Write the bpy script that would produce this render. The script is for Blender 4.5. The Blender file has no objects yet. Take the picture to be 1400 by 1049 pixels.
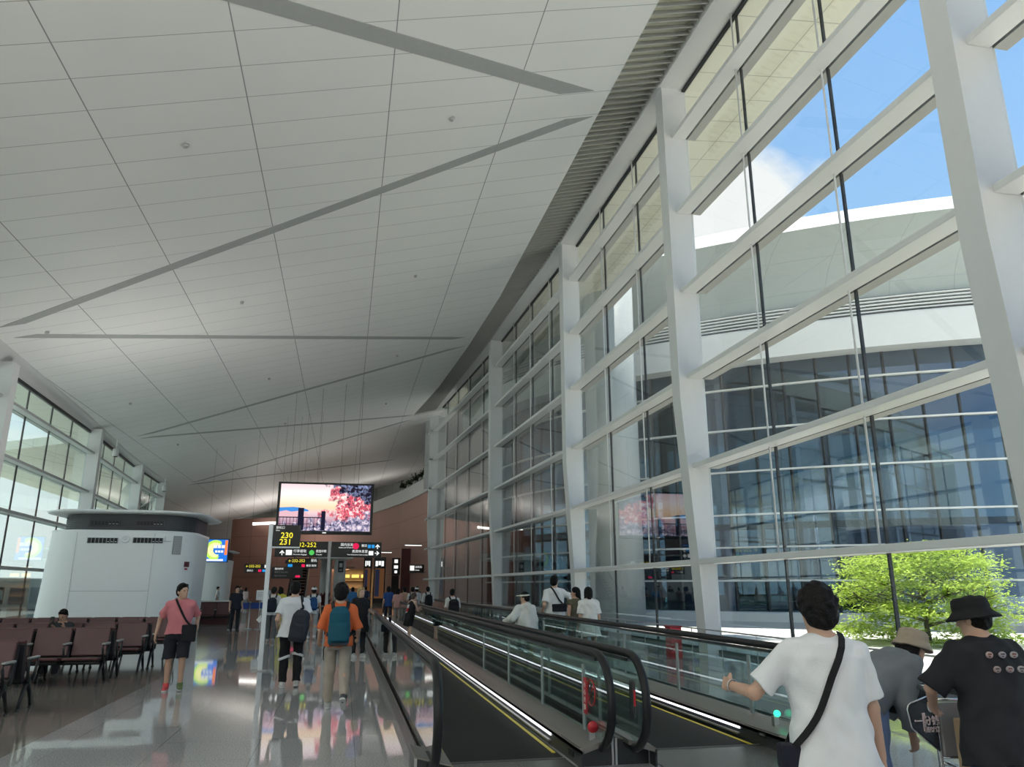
import bpy, bmesh, math, random
import numpy as np
from mathutils import Vector, Matrix, Euler
random.seed(7)
np.random.seed(7)
SC = bpy.context.scene
COL = SC.collection
PI = math.pi

# ------------------------------------------------------------------ camera
FPX = 1035.0
PITCH = math.radians(15.06)
YAW = math.radians(12.11)
cam_d = bpy.data.cameras.new('camera')
cam_d.sensor_fit = 'HORIZONTAL'
cam_d.sensor_width = 36.0
cam_d.lens = 36.0 * FPX / 1400.0
cam_d.clip_start = 0.05
cam_d.clip_end = 2000
cam = bpy.data.objects.new('camera', cam_d)
COL.objects.link(cam)
cam.location = (0, 0, 1.62)
cam.rotation_euler = (PI / 2 + PITCH, 0, -YAW)
SC.camera = cam

# ------------------------------------------------------------------ view
SC.view_settings.view_transform = 'Standard'
SC.view_settings.look = 'None'
SC.view_settings.gamma = 1.0
SC.view_settings.exposure = 0.32
SC.view_settings.use_curve_mapping = False
SC.cycles.use_denoising = True
SC.cycles.max_bounces = 10
SC.cycles.diffuse_bounces = 5
SC.cycles.glossy_bounces = 5
SC.cycles.transmission_bounces = 4
SC.cycles.transparent_max_bounces = 48
SC.cycles.caustics_reflective = False
SC.cycles.caustics_refractive = False
SC.cycles.sample_clamp_indirect = 6.0

# ------------------------------------------------------------------ sky
wd = bpy.data.worlds.new('sky')
SC.world = wd
wd.use_nodes = True
nt = wd.node_tree
for n in list(nt.nodes):
    nt.nodes.remove(n)
def wn(t, **k):
    n = nt.nodes.new(t)
    for a, b in k.items():
        setattr(n, a, b)
    return n
def wl(a, b):
    nt.links.new(a, b)
tc = wn('ShaderNodeTexCoord')
sep = wn('ShaderNodeSeparateXYZ')
wl(tc.outputs['Generated'], sep.inputs[0])
ramp = wn('ShaderNodeValToRGB')
wl(sep.outputs['Z'], ramp.inputs[0])
cr = ramp.color_ramp
cr.elements[0].position = 0.0
cr.elements[0].color = (0.66, 0.82, 0.95, 1)
cr.elements[1].position = 1.0
cr.elements[1].color = (0.14, 0.34, 0.80, 1)
e = cr.elements.new(0.12); e.color = (0.50, 0.74, 0.98, 1)
e = cr.elements.new(0.35); e.color = (0.36, 0.62, 0.97, 1)
e = cr.elements.new(0.62); e.color = (0.26, 0.52, 0.95, 1)
mp = wn('ShaderNodeMapping')
mp.inputs['Scale'].default_value = (1.0, 1.0, 2.2)
wl(tc.outputs['Generated'], mp.inputs[0])
cn = wn('ShaderNodeTexNoise')
cn.inputs['Scale'].default_value = 3.2
cn.inputs['Detail'].default_value = 7.0
cn.inputs['Roughness'].default_value = 0.58
wl(mp.outputs[0], cn.inputs['Vector'])
# one cumulus bank above the opposite roof
vd = wn('ShaderNodeVectorMath', operation='DOT_PRODUCT')
nrm = wn('ShaderNodeVectorMath', operation='NORMALIZE')
wl(tc.outputs['Generated'], nrm.inputs[0])
wl(nrm.outputs[0], vd.inputs[0])
cd = Vector((0.408, 0.80, 0.435)).normalized()
vd.inputs[1].default_value = cd
mr = wn('ShaderNodeMapRange')
mr.inputs['From Min'].default_value = 0.990
mr.inputs['From Max'].default_value = 0.9995
mr.inputs['To Min'].default_value = 0.0
mr.inputs['To Max'].default_value = 0.42
wl(vd.outputs['Value'], mr.inputs['Value'])
ad = wn('ShaderNodeMath', operation='ADD')
wl(cn.outputs[0], ad.inputs[0])
wl(mr.outputs[0], ad.inputs[1])
# more cloud on the side of the apron
mr3 = wn('ShaderNodeMapRange')
mr3.inputs['From Min'].default_value = 0.0
mr3.inputs['From Max'].default_value = -0.33
mr3.inputs['To Min'].default_value = 0.0
mr3.inputs['To Max'].default_value = 0.36
wl(sep.outputs['X'], mr3.inputs['Value'])
ad2 = wn('ShaderNodeMath', operation='ADD')
wl(ad.outputs[0], ad2.inputs[0])
wl(mr3.outputs[0], ad2.inputs[1])
mr2 = wn('ShaderNodeMapRange')
mr2.inputs['From Min'].default_value = 0.60
mr2.inputs['From Max'].default_value = 0.80
wl(ad2.outputs[0], mr2.inputs['Value'])
mx = wn('ShaderNodeMix', data_type='RGBA')
wl(mr2.outputs[0], mx.inputs['Factor'])
wl(ramp.outputs[0], mx.inputs['A'])
mx.inputs['B'].default_value = (1.0, 1.0, 1.0, 1)
bg = wn('ShaderNodeBackground')
wl(mx.outputs['Result'], bg.inputs['Color'])
bg.inputs['Strength'].default_value = 1.0
wo = wn('ShaderNodeOutputWorld')
wl(bg.outputs[0], wo.inputs['Surface'])

# ------------------------------------------------------------------ sun
sun_d = bpy.data.lights.new('sun', 'SUN')
sun_d.energy = 9.0
sun_d.angle = math.radians(0.6)
sun_d.color = (1.0, 0.96, 0.88)
sun = bpy.data.objects.new('sun', sun_d)
COL.objects.link(sun)
sun.location = (30, 30, 60)
sun.rotation_euler = Vector((-0.10, -0.19, -0.97)).to_track_quat('-Z', 'Y').to_euler()

# ------------------------------------------------------------------ materials
MATS = {}
def nodes(name):
    m = bpy.data.materials.new(name)
    m.use_nodes = True
    t = m.node_tree
    for n in list(t.nodes):
        if n.type != 'OUTPUT_MATERIAL':
            t.nodes.remove(n)
    out = [n for n in t.nodes if n.type == 'OUTPUT_MATERIAL'][0]
    return m, t, out
def c4(c):
    return (c[0], c[1], c[2], 1.0)
def srgb(r, g, b):
    f = lambda v: (v / 255 / 12.92) if v / 255 <= 0.04045 else (((v / 255) + 0.055) / 1.055) ** 2.4
    return (f(r), f(g), f(b))
def mat(name, col=None, rough=0.6, metal=0.0, var=0.08, scale=6.0, bump=0.0, bscale=40.0, spec=0.5, coat=0.0):
    """painted / plastic / metal / cloth surface with a little noise in tone and relief"""
    if name in MATS:
        return MATS[name]
    m, t, out = nodes(name)
    p = t.nodes.new('ShaderNodeBsdfPrincipled')
    t.links.new(p.outputs[0], out.inputs[0])
    p.inputs['Roughness'].default_value = rough
    p.inputs['Metallic'].default_value = metal
    p.inputs['Specular IOR Level'].default_value = spec
    p.inputs['Coat Weight'].default_value = coat
    co = t.nodes.new('ShaderNodeTexCoord')
    nz = t.nodes.new('ShaderNodeTexNoise')
    nz.inputs['Scale'].default_value = scale
    nz.inputs['Detail'].default_value = 4
    t.links.new(co.outputs['Object'], nz.inputs['Vector'])
    mx = t.nodes.new('ShaderNodeMix'); mx.data_type = 'RGBA'
    t.links.new(nz.outputs[0], mx.inputs['Factor'])
    mx.inputs['A'].default_value = c4([max(0, x * (1 - var)) for x in col])
    mx.inputs['B'].default_value = c4([min(1, x * (1 + var)) for x in col])
    t.links.new(mx.outputs['Result'], p.inputs['Base Color'])
    if bump > 0:
        n2 = t.nodes.new('ShaderNodeTexNoise')
        n2.inputs['Scale'].default_value = bscale
        n2.inputs['Detail'].default_value = 3
        t.links.new(co.outputs['Object'], n2.inputs['Vector'])
        b = t.nodes.new('ShaderNodeBump')
        b.inputs['Strength'].default_value = bump
        b.inputs['Distance'].default_value = 0.01
        t.links.new(n2.outputs[0], b.inputs['Height'])
        t.links.new(b.outputs[0], p.inputs['Normal'])
    MATS[name] = m
    return m
def emis(name, col=None, strength=1.0):
    if name in MATS:
        return MATS[name]
    m, t, out = nodes(name)
    e = t.nodes.new('ShaderNodeEmission')
    e.inputs[0].default_value = c4(col)
    e.inputs[1].default_value = strength
    t.links.new(e.outputs[0], out.inputs[0])
    MATS[name] = m
    return m
def glass(name, tint, f0=0.05, gloss=1.0):
    """pane: tinted see-through plus mirror reflection that grows toward grazing angles"""
    if name in MATS:
        return MATS[name]
    m, t, out = nodes(name)
    tr = t.nodes.new('ShaderNodeBsdfTransparent'); tr.inputs[0].default_value = c4(tint)
    gl = t.nodes.new('ShaderNodeBsdfGlossy'); gl.inputs['Roughness'].default_value = 0.0
    gl.inputs[0].default_value = c4(gloss) if isinstance(gloss, tuple) else (gloss, gloss, gloss, 1)
    lw = t.nodes.new('ShaderNodeLayerWeight'); lw.inputs[0].default_value = 0.5
    pw = t.nodes.new('ShaderNodeMath'); pw.operation = 'POWER'; pw.inputs[1].default_value = 5.0
    t.links.new(lw.outputs['Facing'], pw.inputs[0])
    ma = t.nodes.new('ShaderNodeMath'); ma.operation = 'MULTIPLY_ADD'
    ma.inputs[1].default_value = 1 - f0; ma.inputs[2].default_value = f0
    t.links.new(pw.outputs[0], ma.inputs[0])
    mx = t.nodes.new('ShaderNodeMixShader')
    t.links.new(ma.outputs[0], mx.inputs[0])
    t.links.new(tr.outputs[0], mx.inputs[1])
    t.links.new(gl.outputs[0], mx.inputs[2])
    t.links.new(mx.outputs[0], out.inputs[0])
    MATS[name] = m
    return m

def math_node(t, op, a, b=None):
    n = t.nodes.new('ShaderNodeMath'); n.operation = op
    for i, v in enumerate((a, b)):
        if v is None:
            continue
        if isinstance(v, (int, float)):
            n.inputs[i].default_value = v
        else:
            t.links.new(v, n.inputs[i])
    return n.outputs[0]
def seam_mask(t, coord, period, offset, width):
    """1 inside a joint line of the given width repeated along one axis"""
    a = math_node(t, 'SUBTRACT', coord, offset)
    a = math_node(t, 'DIVIDE', a, period)
    a = math_node(t, 'FRACT', a)
    a = math_node(t, 'SUBTRACT', a, 0.5)
    a = math_node(t, 'ABSOLUTE', a)
    return math_node(t, 'GREATER_THAN', a, 0.5 - width / period / 2)
def jointed(name, col, joint, px, ox, wx, py, oy, wy, axes=('X', 'Y'), rough=0.5, speck=0.0, sscale=90.0, spec=0.5, rvar=0.0):
    """panelled surface: joints on a grid, optional stone speckle"""
    if name in MATS:
        return MATS[name]
    m, t, out = nodes(name)
    p = t.nodes.new('ShaderNodeBsdfPrincipled')
    t.links.new(p.outputs[0], out.inputs[0])
    p.inputs['Roughness'].default_value = rough
    p.inputs['Specular IOR Level'].default_value = spec
    co = t.nodes.new('ShaderNodeTexCoord')
    se = t.nodes.new('ShaderNodeSeparateXYZ')
    t.links.new(co.outputs['Object'], se.inputs[0])
    a = seam_mask(t, se.outputs[axes[0]], px, ox, wx)
    b = seam_mask(t, se.outputs[axes[1]], py, oy, wy)
    k = math_node(t, 'MAXIMUM', a, b)
    nz = t.nodes.new('ShaderNodeTexNoise'); nz.inputs['Scale'].default_value = 0.35
    nz.inputs['Detail'].default_value = 3
    t.links.new(co.outputs['Object'], nz.inputs['Vector'])
    base = t.nodes.new('ShaderNodeMix'); base.data_type = 'RGBA'
    t.links.new(nz.outputs[0], base.inputs['Factor'])
    base.inputs['A'].default_value = c4([x * 0.95 for x in col])
    base.inputs['B'].default_value = c4([min(1, x * 1.05) for x in col])
    cur = base.outputs['Result']
    if speck > 0:
        n2 = t.nodes.new('ShaderNodeTexNoise'); n2.inputs['Scale'].default_value = sscale
        n2.inputs['Detail'].default_value = 2
        t.links.new(co.outputs['Object'], n2.inputs['Vector'])
        rr = t.nodes.new('ShaderNodeValToRGB')
        rr.color_ramp.elements[0].position = 0.35
        rr.color_ramp.elements[0].color = c4([1 - speck] * 3)
        rr.color_ramp.elements[1].position = 0.65
        rr.color_ramp.elements[1].color = c4([1 + speck] * 3)
        t.links.new(n2.outputs[0], rr.inputs[0])
        mu = t.nodes.new('ShaderNodeMix'); mu.data_type = 'RGBA'; mu.blend_type = 'MULTIPLY'
        mu.inputs['Factor'].default_value = 1
        t.links.new(cur, mu.inputs['A']); t.links.new(rr.outputs[0], mu.inputs['B'])
        cur = mu.outputs['Result']
    fin = t.nodes.new('ShaderNodeMix'); fin.data_type = 'RGBA'
    t.links.new(k, fin.inputs['Factor'])
    t.links.new(cur, fin.inputs['A'])
    fin.inputs['B'].default_value = c4(joint)
    t.links.new(fin.outputs['Result'], p.inputs['Base Color'])
    MATS[name] = m
    return m

# ------------------------------------------------------------------ object helpers
def tag(o, label, cat=None, group=None, kind=None):
    o['label'] = label
    if cat:
        o['category'] = cat
    if group:
        o['group'] = group
    if kind:
        o['kind'] = kind
    return o
def thing(name, label, cat, loc=(0, 0, 0), rz=0.0, group=None, kind=None):
    o = bpy.data.objects.new(name, None)
    COL.objects.link(o)
    o.empty_display_size = 0.1
    o.location = loc
    o.rotation_euler = (0, 0, rz)
    return tag(o, label, cat, group, kind)
def link_mesh(name, me, m, parent=None):
    o = bpy.data.objects.new(name, me)
    COL.objects.link(o)
    if m is not None:
        for x in (m if isinstance(m, (list, tuple)) else [m]):
            me.materials.append(x)
    if parent is not None:
        o.parent = parent
    return o
def copy_tree(o, parent=None):
    c = o.copy()
    COL.objects.link(c)
    c.parent = parent
    for ch in list(o.children):
        copy_tree(ch, c)
    return c

class MB:
    """collects shapes into one mesh"""
    def __init__(self):
        self.v = []; self.f = []; self.sm = []; self.mi = []
    def add(self, vs, fs, smooth=False, mi=0):
        k = len(self.v)
        self.v += [tuple(x) for x in vs]
        for f in fs:
            self.f.append(tuple(i + k for i in f)); self.sm.append(smooth); self.mi.append(mi)
        return self
    def box(self, x0, y0, z0, x1, y1, z1, bev=0.0, M=None, mi=0):
        if bev <= 0:
            vs = [(x, y, z) for z in (z0, z1) for y in (y0, y1) for x in (x0, x1)]
            fs = [(0, 2, 3, 1), (4, 5, 7, 6), (0, 1, 5, 4), (2, 6, 7, 3), (0, 4, 6, 2), (1, 3, 7, 5)]
        else:
            b = min(bev, (x1 - x0) / 2.01, (y1 - y0) / 2.01, (z1 - z0) / 2.01)
            bm = bmesh.new()
            bmesh.ops.create_cube(bm, size=1.0)
            for v in bm.verts:
                v.co = Vector((x0 + (v.co.x + .5) * (x1 - x0), y0 + (v.co.y + .5) * (y1 - y0), z0 + (v.co.z + .5) * (z1 - z0)))
            bmesh.ops.bevel(bm, geom=list(bm.edges), offset=b, segments=2, profile=0.5, affect='EDGES')
            bm.verts.index_update()
            vs = [tuple(v.co) for v in bm.verts]
            fs = [tuple(v.index for v in f.verts) for f in bm.faces]
            bm.free()
        if M is not None:
            vs = [tuple(M @ Vector(v)) for v in vs]
        return self.add(vs, fs, False, mi)
    def prism(self, poly, h0, h1, axis='z', M=None, mi=0):
        """extrude a 2D polygon; axis z: (x,y), axis y: (x,z), axis x: (y,z)"""
        n = len(poly)
        def P(a, b, h):
            return (a, b, h) if axis == 'z' else ((a, h, b) if axis == 'y' else (h, a, b))
        vs = [P(a, b, h0) for a, b in poly] + [P(a, b, h1) for a, b in poly]
        fs = [tuple(range(n))[::-1], tuple(range(n, 2 * n))] + [(i, (i + 1) % n, n + (i + 1) % n, n + i) for i in range(n)]
        if M is not None:
            vs = [tuple(M @ Vector(v)) for v in vs]
        return self.add(vs, fs, False, mi)
    def tube(self, pts, r, n=8, closed=False, cap=True, mi=0):
        pts = [Vector(p) for p in pts]
        N = len(pts)
        rs = r if isinstance(r, (list, tuple)) else [r] * N
        vs = []; fs = []
        prev = None
        for i, p in enumerate(pts):
            if closed:
                d = pts[(i + 1) % N] - pts[i - 1]
            else:
                d = pts[min(i + 1, N - 1)] - pts[max(i - 1, 0)]
            if d.length < 1e-9:
                d = Vector((0, 0, 1))
            d.normalize()
            if prev is None:
                a = Vector((0, 0, 1)) if abs(d.z) < 0.9 else Vector((1, 0, 0))
                u = d.cross(a).normalized()
            else:
                u = (prev - d * prev.dot(d))
                if u.length < 1e-6:
                    u = d.orthogonal()
                u.normalize()
            prev = u
            w = d.cross(u)
            for j in range(n):
                t = 2 * PI * j / n
                vs.append(p + (u * math.cos(t) + w * math.sin(t)) * rs[i])
        M = N if closed else N - 1
        for i in range(M):
            for j in range(n):
                a = i * n + j; b = i * n + (j + 1) % n
                c = ((i + 1) % N) * n + (j + 1) % n; d2 = ((i + 1) % N) * n + j
                fs.append((a, b, c, d2))
        self.add(vs, fs, True, mi)
        if cap and not closed:
            k = len(self.v) - len(vs)
            self.f.append(tuple(k + j for j in range(n))[::-1]); self.sm.append(False); self.mi.append(mi)
            self.f.append(tuple(k + (N - 1) * n + j for j in range(n))); self.sm.append(False); self.mi.append(mi)
        return self
    def lathe(self, prof, c=(0, 0, 0), n=24, sx=1.0, sy=1.0, mi=0, smooth=True):
        vs = []; fs = []
        for r, z in prof:
            for j in range(n):
                t = 2 * PI * j / n
                vs.append((c[0] + r * math.cos(t) * sx, c[1] + r * math.sin(t) * sy, c[2] + z))
        for i in range(len(prof) - 1):
            for j in range(n):
                fs.append((i * n + j, i * n + (j + 1) % n, (i + 1) * n + (j + 1) % n, (i + 1) * n + j))
        self.add(vs, fs, smooth, mi)
        k = len(self.v) - len(vs)
        self.f.append(tuple(k + j for j in range(n))[::-1]); self.sm.append(False); self.mi.append(mi)
        self.f.append(tuple(k + (len(prof) - 1) * n + j for j in range(n))); self.sm.append(False); self.mi.append(mi)
        return self
    def sweep(self, path, prof, closed=False, mi=0, smooth=False):
        """sweep a closed profile [(d,z)] along a plan path [(x,y)]; d is measured to the left of the travel direction"""
        N = len(path); n = len(prof)
        P = [Vector((p[0], p[1])) for p in path]
        vs = []; fs = []
        for i in range(N):
            def nrm(a, b):
                d = (b - a)
                if d.length < 1e-9:
                    return Vector((0, 1))
                d.normalize()
                return Vector((-d.y, d.x))
            if closed:
                n1 = nrm(P[i - 1], P[i]); n2 = nrm(P[i], P[(i + 1) % N])
            else:
                n1 = nrm(P[max(i - 1, 0)], P[max(i, 1)]); n2 = nrm(P[min(i, N - 2)], P[min(i + 1, N - 1)])
            m = n1 + n2
            m = m / max(m.length, 1e-6)
            k = 1 / max(0.3, m.dot(n1))
            for d, z in prof:
                q = P[i] + m * d * k
                vs.append((q.x, q.y, z))
        for i in range(N if closed else N - 1):
            i2 = (i + 1) % N
            for j in range(n):
                j2 = (j + 1) % n
                fs.append((i * n + j, i2 * n + j, i2 * n + j2, i * n + j2))
        if not closed:
            fs.append(tuple(range(n))); fs.append(tuple((N - 1) * n + j for j in range(n))[::-1])
        return self.add(vs, fs, smooth, mi)
    def mesh(self, name):
        me = bpy.data.meshes.new(name)
        me.from_pydata([tuple(v) for v in self.v], [], self.f)
        me.polygons.foreach_set('use_smooth', self.sm)
        me.polygons.foreach_set('material_index', self.mi)
        bm = bmesh.new(); bm.from_mesh(me)
        bmesh.ops.recalc_face_normals(bm, faces=bm.faces)
        bm.to_mesh(me); bm.free()
        me.update()
        return me
    def build(self, name, m, parent=None):
        return link_mesh(name, self.mesh(name), m, parent)

def text(body, size, m, parent, loc, rot=(PI / 2, 0, 0), align='CENTER', ext=0.004, name='lettering', bold=0.0, sx=1.0):
    cu = bpy.data.curves.new(name, 'FONT')
    cu.body = body
    cu.size = size
    cu.align_x = align
    cu.align_y = 'CENTER'
    cu.extrude = ext
    cu.offset = bold
    cu.resolution_u = 2
    o = bpy.data.objects.new(name, cu)
    COL.objects.link(o)
    dg = bpy.context.evaluated_depsgraph_get()
    me = bpy.data.meshes.new_from_object(o.evaluated_get(dg))
    bpy.data.objects.remove(o)
    R = Euler(rot).to_matrix().to_4x4()
    me.transform(Matrix.Translation(loc) @ R @ Matrix.Diagonal((sx, 1, 1, 1)))
    return link_mesh(name, me, m, parent)
def arc(cx, cy, r, a0, a1, n):
    return [(cx + r * math.cos(a0 + (a1 - a0) * i / n), cy + r * math.sin(a0 + (a1 - a0) * i / n)) for i in range(n + 1)]

# ================================================================== STRUCTURE
WHITE = mat('white_paint', (0.66, 0.66, 0.655), 0.42, var=0.03)
WHITE2 = mat('white_aluminium', (0.70, 0.70, 0.69), 0.35, var=0.03)
CEIL = jointed('ceiling_panels', (0.84, 0.84, 0.82), (0.30, 0.30, 0.30), 3.57, 0.51, 0.028, 1.2, 18.79, 0.016, rough=0.55)
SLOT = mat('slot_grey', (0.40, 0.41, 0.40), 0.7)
LOUV = mat('louvre_grey', (0.50, 0.50, 0.48), 0.5)
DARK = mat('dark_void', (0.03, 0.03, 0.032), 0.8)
BLACK = mat('black_rubber', (0.012, 0.012, 0.013), 0.45)
GASKET = mat('black_gasket', (0.015, 0.017, 0.018), 0.5)
STEEL = mat('brushed_steel', (0.55, 0.55, 0.54), 0.32, metal=0.9, bump=0.05, bscale=120)
FACADE_GLASS = glass('facade_glass', (0.905, 0.924, 0.92), 0.05)
FACADE_GLASS_L = glass('facade_glass_left', (0.865, 0.965, 0.95), 0.045)
GRANITE = jointed('granite_floor', (0.40, 0.40, 0.40), (0.24, 0.24, 0.24), 1.0, 0.2, 0.006, 1.0, 0.45, 0.006, rough=0.04, speck=0.30, sscale=70, spec=0.75)
BROWNFLOOR = jointed('brown_floor', (0.24, 0.215, 0.19), (0.08, 0.07, 0.06), 1.0, 0.2, 0.006, 1.0, 0.45, 0.006, rough=0.09, speck=0.2, sscale=90, spec=0.5)
BROWNWALL = jointed('terracotta_wall', (0.37, 0.205, 0.165), (0.18, 0.10, 0.085), 40.0, 0.1, 0.02, 2.6, 0.3, 0.05, axes=('X', 'Z'), rough=0.5)
GREYWALL = jointed('grey_wall_panels', (0.42, 0.42, 0.41), (0.25, 0.25, 0.25), 3.0, 0, 0.03, 3.0, 0, 0.03, axes=('X', 'Z'), rough=0.6)
SOFFIT = jointed('soffit_panels', (0.66, 0.64, 0.52), (0.30, 0.29, 0.24), 2.4, 0.0, 0.03, 1.2, 0.0, 0.03, rough=0.6)

Y_END = 110.0
def zc(x):
    return 14.35 + 0.257 * x
def ex(y):                        # right edge of the panelled ceiling
    return float(np.interp(y, [-40, 20, 36, 44.6, 54.2, 63], [7.1, 7.1, 7.1, 6.75, 6.05, 4.9]))
def lx(y):                        # left edge of the panelled ceiling
    return float(np.interp(y, [-40, 20, 31.4, 44, 57.2, 70.5, 78, 90, 110], [-13.0, -13.1, -13.5, -14.1, -15.0, -15.4, -18, -23, -26]))
R_NODES = [(9.45, -36.0), (9.45, -25.4), (9.45, -14.2), (9.45, -3.0), (9.45, 8.27), (9.45, 18.75), (9.45, 30.05), (8.85, 44.2), (7.35, 65.0)]
L_NODES = [(-13.9, -25), (-13.9, -11), (-14.0, 5), (-14.05, 19), (-14.25, 33.2), (-14.85, 47.2), (-15.75, 60.6), (-16.05, 70.0), (-19.5, 80.0)]

# --- floor and ground
fl = MB()
fl.add([(-3.2, -36, 0), (9.8, -36, 0), (9.8, 112, 0), (-3.2, 112, 0), (-3.2, -36, -.3), (9.8, -36, -.3), (9.8, 112, -.3), (-3.2, 112, -.3)],
       [(0, 1, 2, 3), (4, 7, 6, 5), (0, 4, 5, 1), (1, 5, 6, 2), (2, 6, 7, 3), (3, 7, 4, 0)], mi=0)
fl.add([(-30, -36, 0), (-3.2, -36, 0), (-3.2, 30.5, 0), (-30, 30.5, 0)], [(0, 1, 2, 3)], mi=1)
fl.add([(-30, 30.5, 0), (-3.2, 30.5, 0), (-3.2, 112, 0), (-30, 112, 0)], [(0, 1, 2, 3)], mi=0)
o = fl.build('floor', [GRANITE, BROWNFLOOR]); tag(o, 'polished grey granite concourse floor with a brown seating zone', 'floor', kind='structure')
PAVING = jointed('terrace_paving', (0.64, 0.63, 0.575), (0.5, 0.48, 0.43), 1.5, 0, 0.02, 1.5, 0, 0.02, rough=0.8)
g = MB(); g.box(9.8, -90, -0.4, 120, 110, -0.03)
o = g.build('ground_terrace', PAVING); tag(o, 'pale sunlit terrace paving outside the right glass wall', 'ground', kind='structure')
APRON = jointed('apron_concrete', (0.55, 0.55, 0.52), (0.35, 0.35, 0.33), 6, 0, 0.08, 6, 0, 0.08, rough=0.85)
g = MB(); g.box(-600, -400, -5.6, -16.9, 500, -5.0)
o = g.build('ground_apron', APRON); tag(o, 'pale concrete airfield apron outside the left glass wall', 'ground', kind='structure')

# --- ceiling
cb = MB()
ys = [-36 + 2.0 * i for i in range(0, 50)] + [63.0] + [64 + 2.0 * i for i in range(0, 24)]
ys = sorted(set(ys + [63.001]))
prevk = None
rows = []
for y in ys:
    r = ex(y) if y <= 63.0 else 16.0
    l = lx(y)
    k = len(cb.v)
    cb.v += [(l, y, zc(l)), (r, y, zc(r)), (l, y, zc(l) + .3), (r, y, zc(r) + .3)]
    rows.append(k)
for a, b in zip(rows[:-1], rows[1:]):
    for f in [(a, a + 1, b + 1, b), (a + 2, b + 2, b + 3, a + 3), (a, b, b + 2, a + 2), (a + 1, a + 3, b + 3, b + 1)]:
        cb.f.append(f); cb.sm.append(False); cb.mi.append(0)
o = cb.build('ceiling', CEIL); tag(o, 'sloping white panelled concourse ceiling', 'ceiling', kind='structure')

# --- roof deck above it, closes the hall against the sky
rf = MB()
rf.add([(-17.0, -36, zc(-17) + 1.0), (13.1, -36, zc(13.1) + 0.2), (13.1, 64, zc(13.1) + 0.2), (-17.0, 64, zc(-17) + 1.0),
        (-17.0, -36, zc(-17) + 1.7), (13.1, -36, zc(13.1) + 0.8), (13.1, 64, zc(13.1) + 0.8), (-17.0, 64, zc(-17) + 1.7)],
       [(0, 1, 2, 3), (4, 7, 6, 5), (0, 4, 5, 1), (1, 5, 6, 2), (2, 6, 7, 3), (3, 7, 4, 0)])
rf.add([(-30.0, 64, zc(-17) + 1.0), (20, 64, zc(20) + 0.2), (20, 126, zc(20) + 0.2), (-30.0, 126, zc(-17) + 1.0),
        (-30.0, 64, zc(-17) + 1.7), (20, 64, zc(20) + 0.8), (20, 126, zc(20) + 0.8), (-30.0, 126, zc(-17) + 1.7)],
       [(0, 1, 2, 3), (4, 7, 6, 5), (0, 4, 5, 1), (1, 5, 6, 2), (2, 6, 7, 3), (3, 7, 4, 0)])
o = rf.build('roof', SOFFIT); tag(o, 'roof deck over the concourse with pale soffit panels', 'roof', kind='structure')

# --- dark diagonal slots in the ceiling
def slot(x0, y0, x1, y1, w):
    d = Vector((x1 - x0, y1 - y0)).normalized()
    n = Vector((-d.y, d.x)) * w / 2
    def at_y(off, yy):
        px, py = x0 + off.x, y0 + off.y
        t = (yy - py) / d.y
        return (px + d.x * t, yy)
    poly = [at_y(n, y0), at_y(-n, y0), at_y(-n, y1), at_y(n, y1)]
    m = MB()
    m.add([(a, b, zc(a) - 0.015) for a, b in poly] + [(a, b, zc(a) + 0.1) for a, b in poly],
          [(0, 1, 2, 3), (4, 7, 6, 5), (0, 4, 5, 1), (1, 5, 6, 2), (2, 6, 7, 3), (3, 7, 4, 0)])
    o = m.build('ceiling_slot', SLOT)
    return o
SL = [(-12.7, 9.0, 6.0, 18.72, 0.50, 'broad grey air slot crossing the ceiling nearest overhead'),
      (6.5, 20.1, -12.7, 30.15, 0.42, 'long grey air slot crossing the whole ceiling above the seats'),
      (-12.67, 31.4, 5.9, 42.3, 0.40, 'level looking grey air slot, third along the ceiling'),
      (6.0, 44.2, -12.9, 51.4, 0.36, 'grey air slot rising to the right, fourth along the ceiling'),
      (-13.0, 52.2, 4.6, 62.5, 0.36, 'grey air slot above the big video screen, fifth along the ceiling'),
      (4.6, 64.5, -13.5, 73.0, 0.40, 'grey air slot behind the video screen, sixth along the ceiling'),
      (-14.0, 74.0, 4.5, 86.0, 0.45, 'farthest grey air slot, near the brown end wall')]
for a in SL:
    o = slot(*a[:5]); tag(o, a[5], 'ceiling slot', 'air slots in the ceiling', 'structure')
# earlier slots behind the camera, seen in reflections
for a in [(6.0, 7.5, -12.7, -2.0, 0.5), (-12.7, -13.0, 6.0, -3.4, 0.5)]:
    o = slot(*a); tag(o, 'grey air slot in the ceiling behind the camera', 'ceiling slot', 'air slots in the ceiling', 'structure')

# --- louvred strip between ceiling and glass wall
def gxr(y):
    return float(np.interp(y, [p[1] for p in R_NODES], [p[0] for p in R_NODES]))
lv = MB()
y = 6.0
while y < 62.6:
    x0 = ex(y); x1 = gxr(y) - 0.72
    if x1 > x0 + 0.05:
        z0 = zc(x0) + 0.02; z1 = zc(x1) + 0.02
        dy = 0.10
        lv.add([(x0, y, z0), (x1, y, z1), (x1, y + dy, z1 + .2), (x0, y + dy, z0 + .2),
                (x0, y + .03, z0), (x1, y + .03, z1), (x1, y + dy + .03, z1 + .2), (x0, y + dy + .03, z0 + .2)],
               [(0, 1, 2, 3), (4, 7, 6, 5), (0, 4, 5, 1), (1, 5, 6, 2), (2, 6, 7, 3), (3, 7, 4, 0)])
    y += 0.30
o = lv.build('ceiling_louvre', LOUV); tag(o, 'strip of grey louvre blades between ceiling and right glass wall', 'louvre', kind='structure')
cv = MB()  # near-black sheet, the shade of the cavity put into its colour
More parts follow.
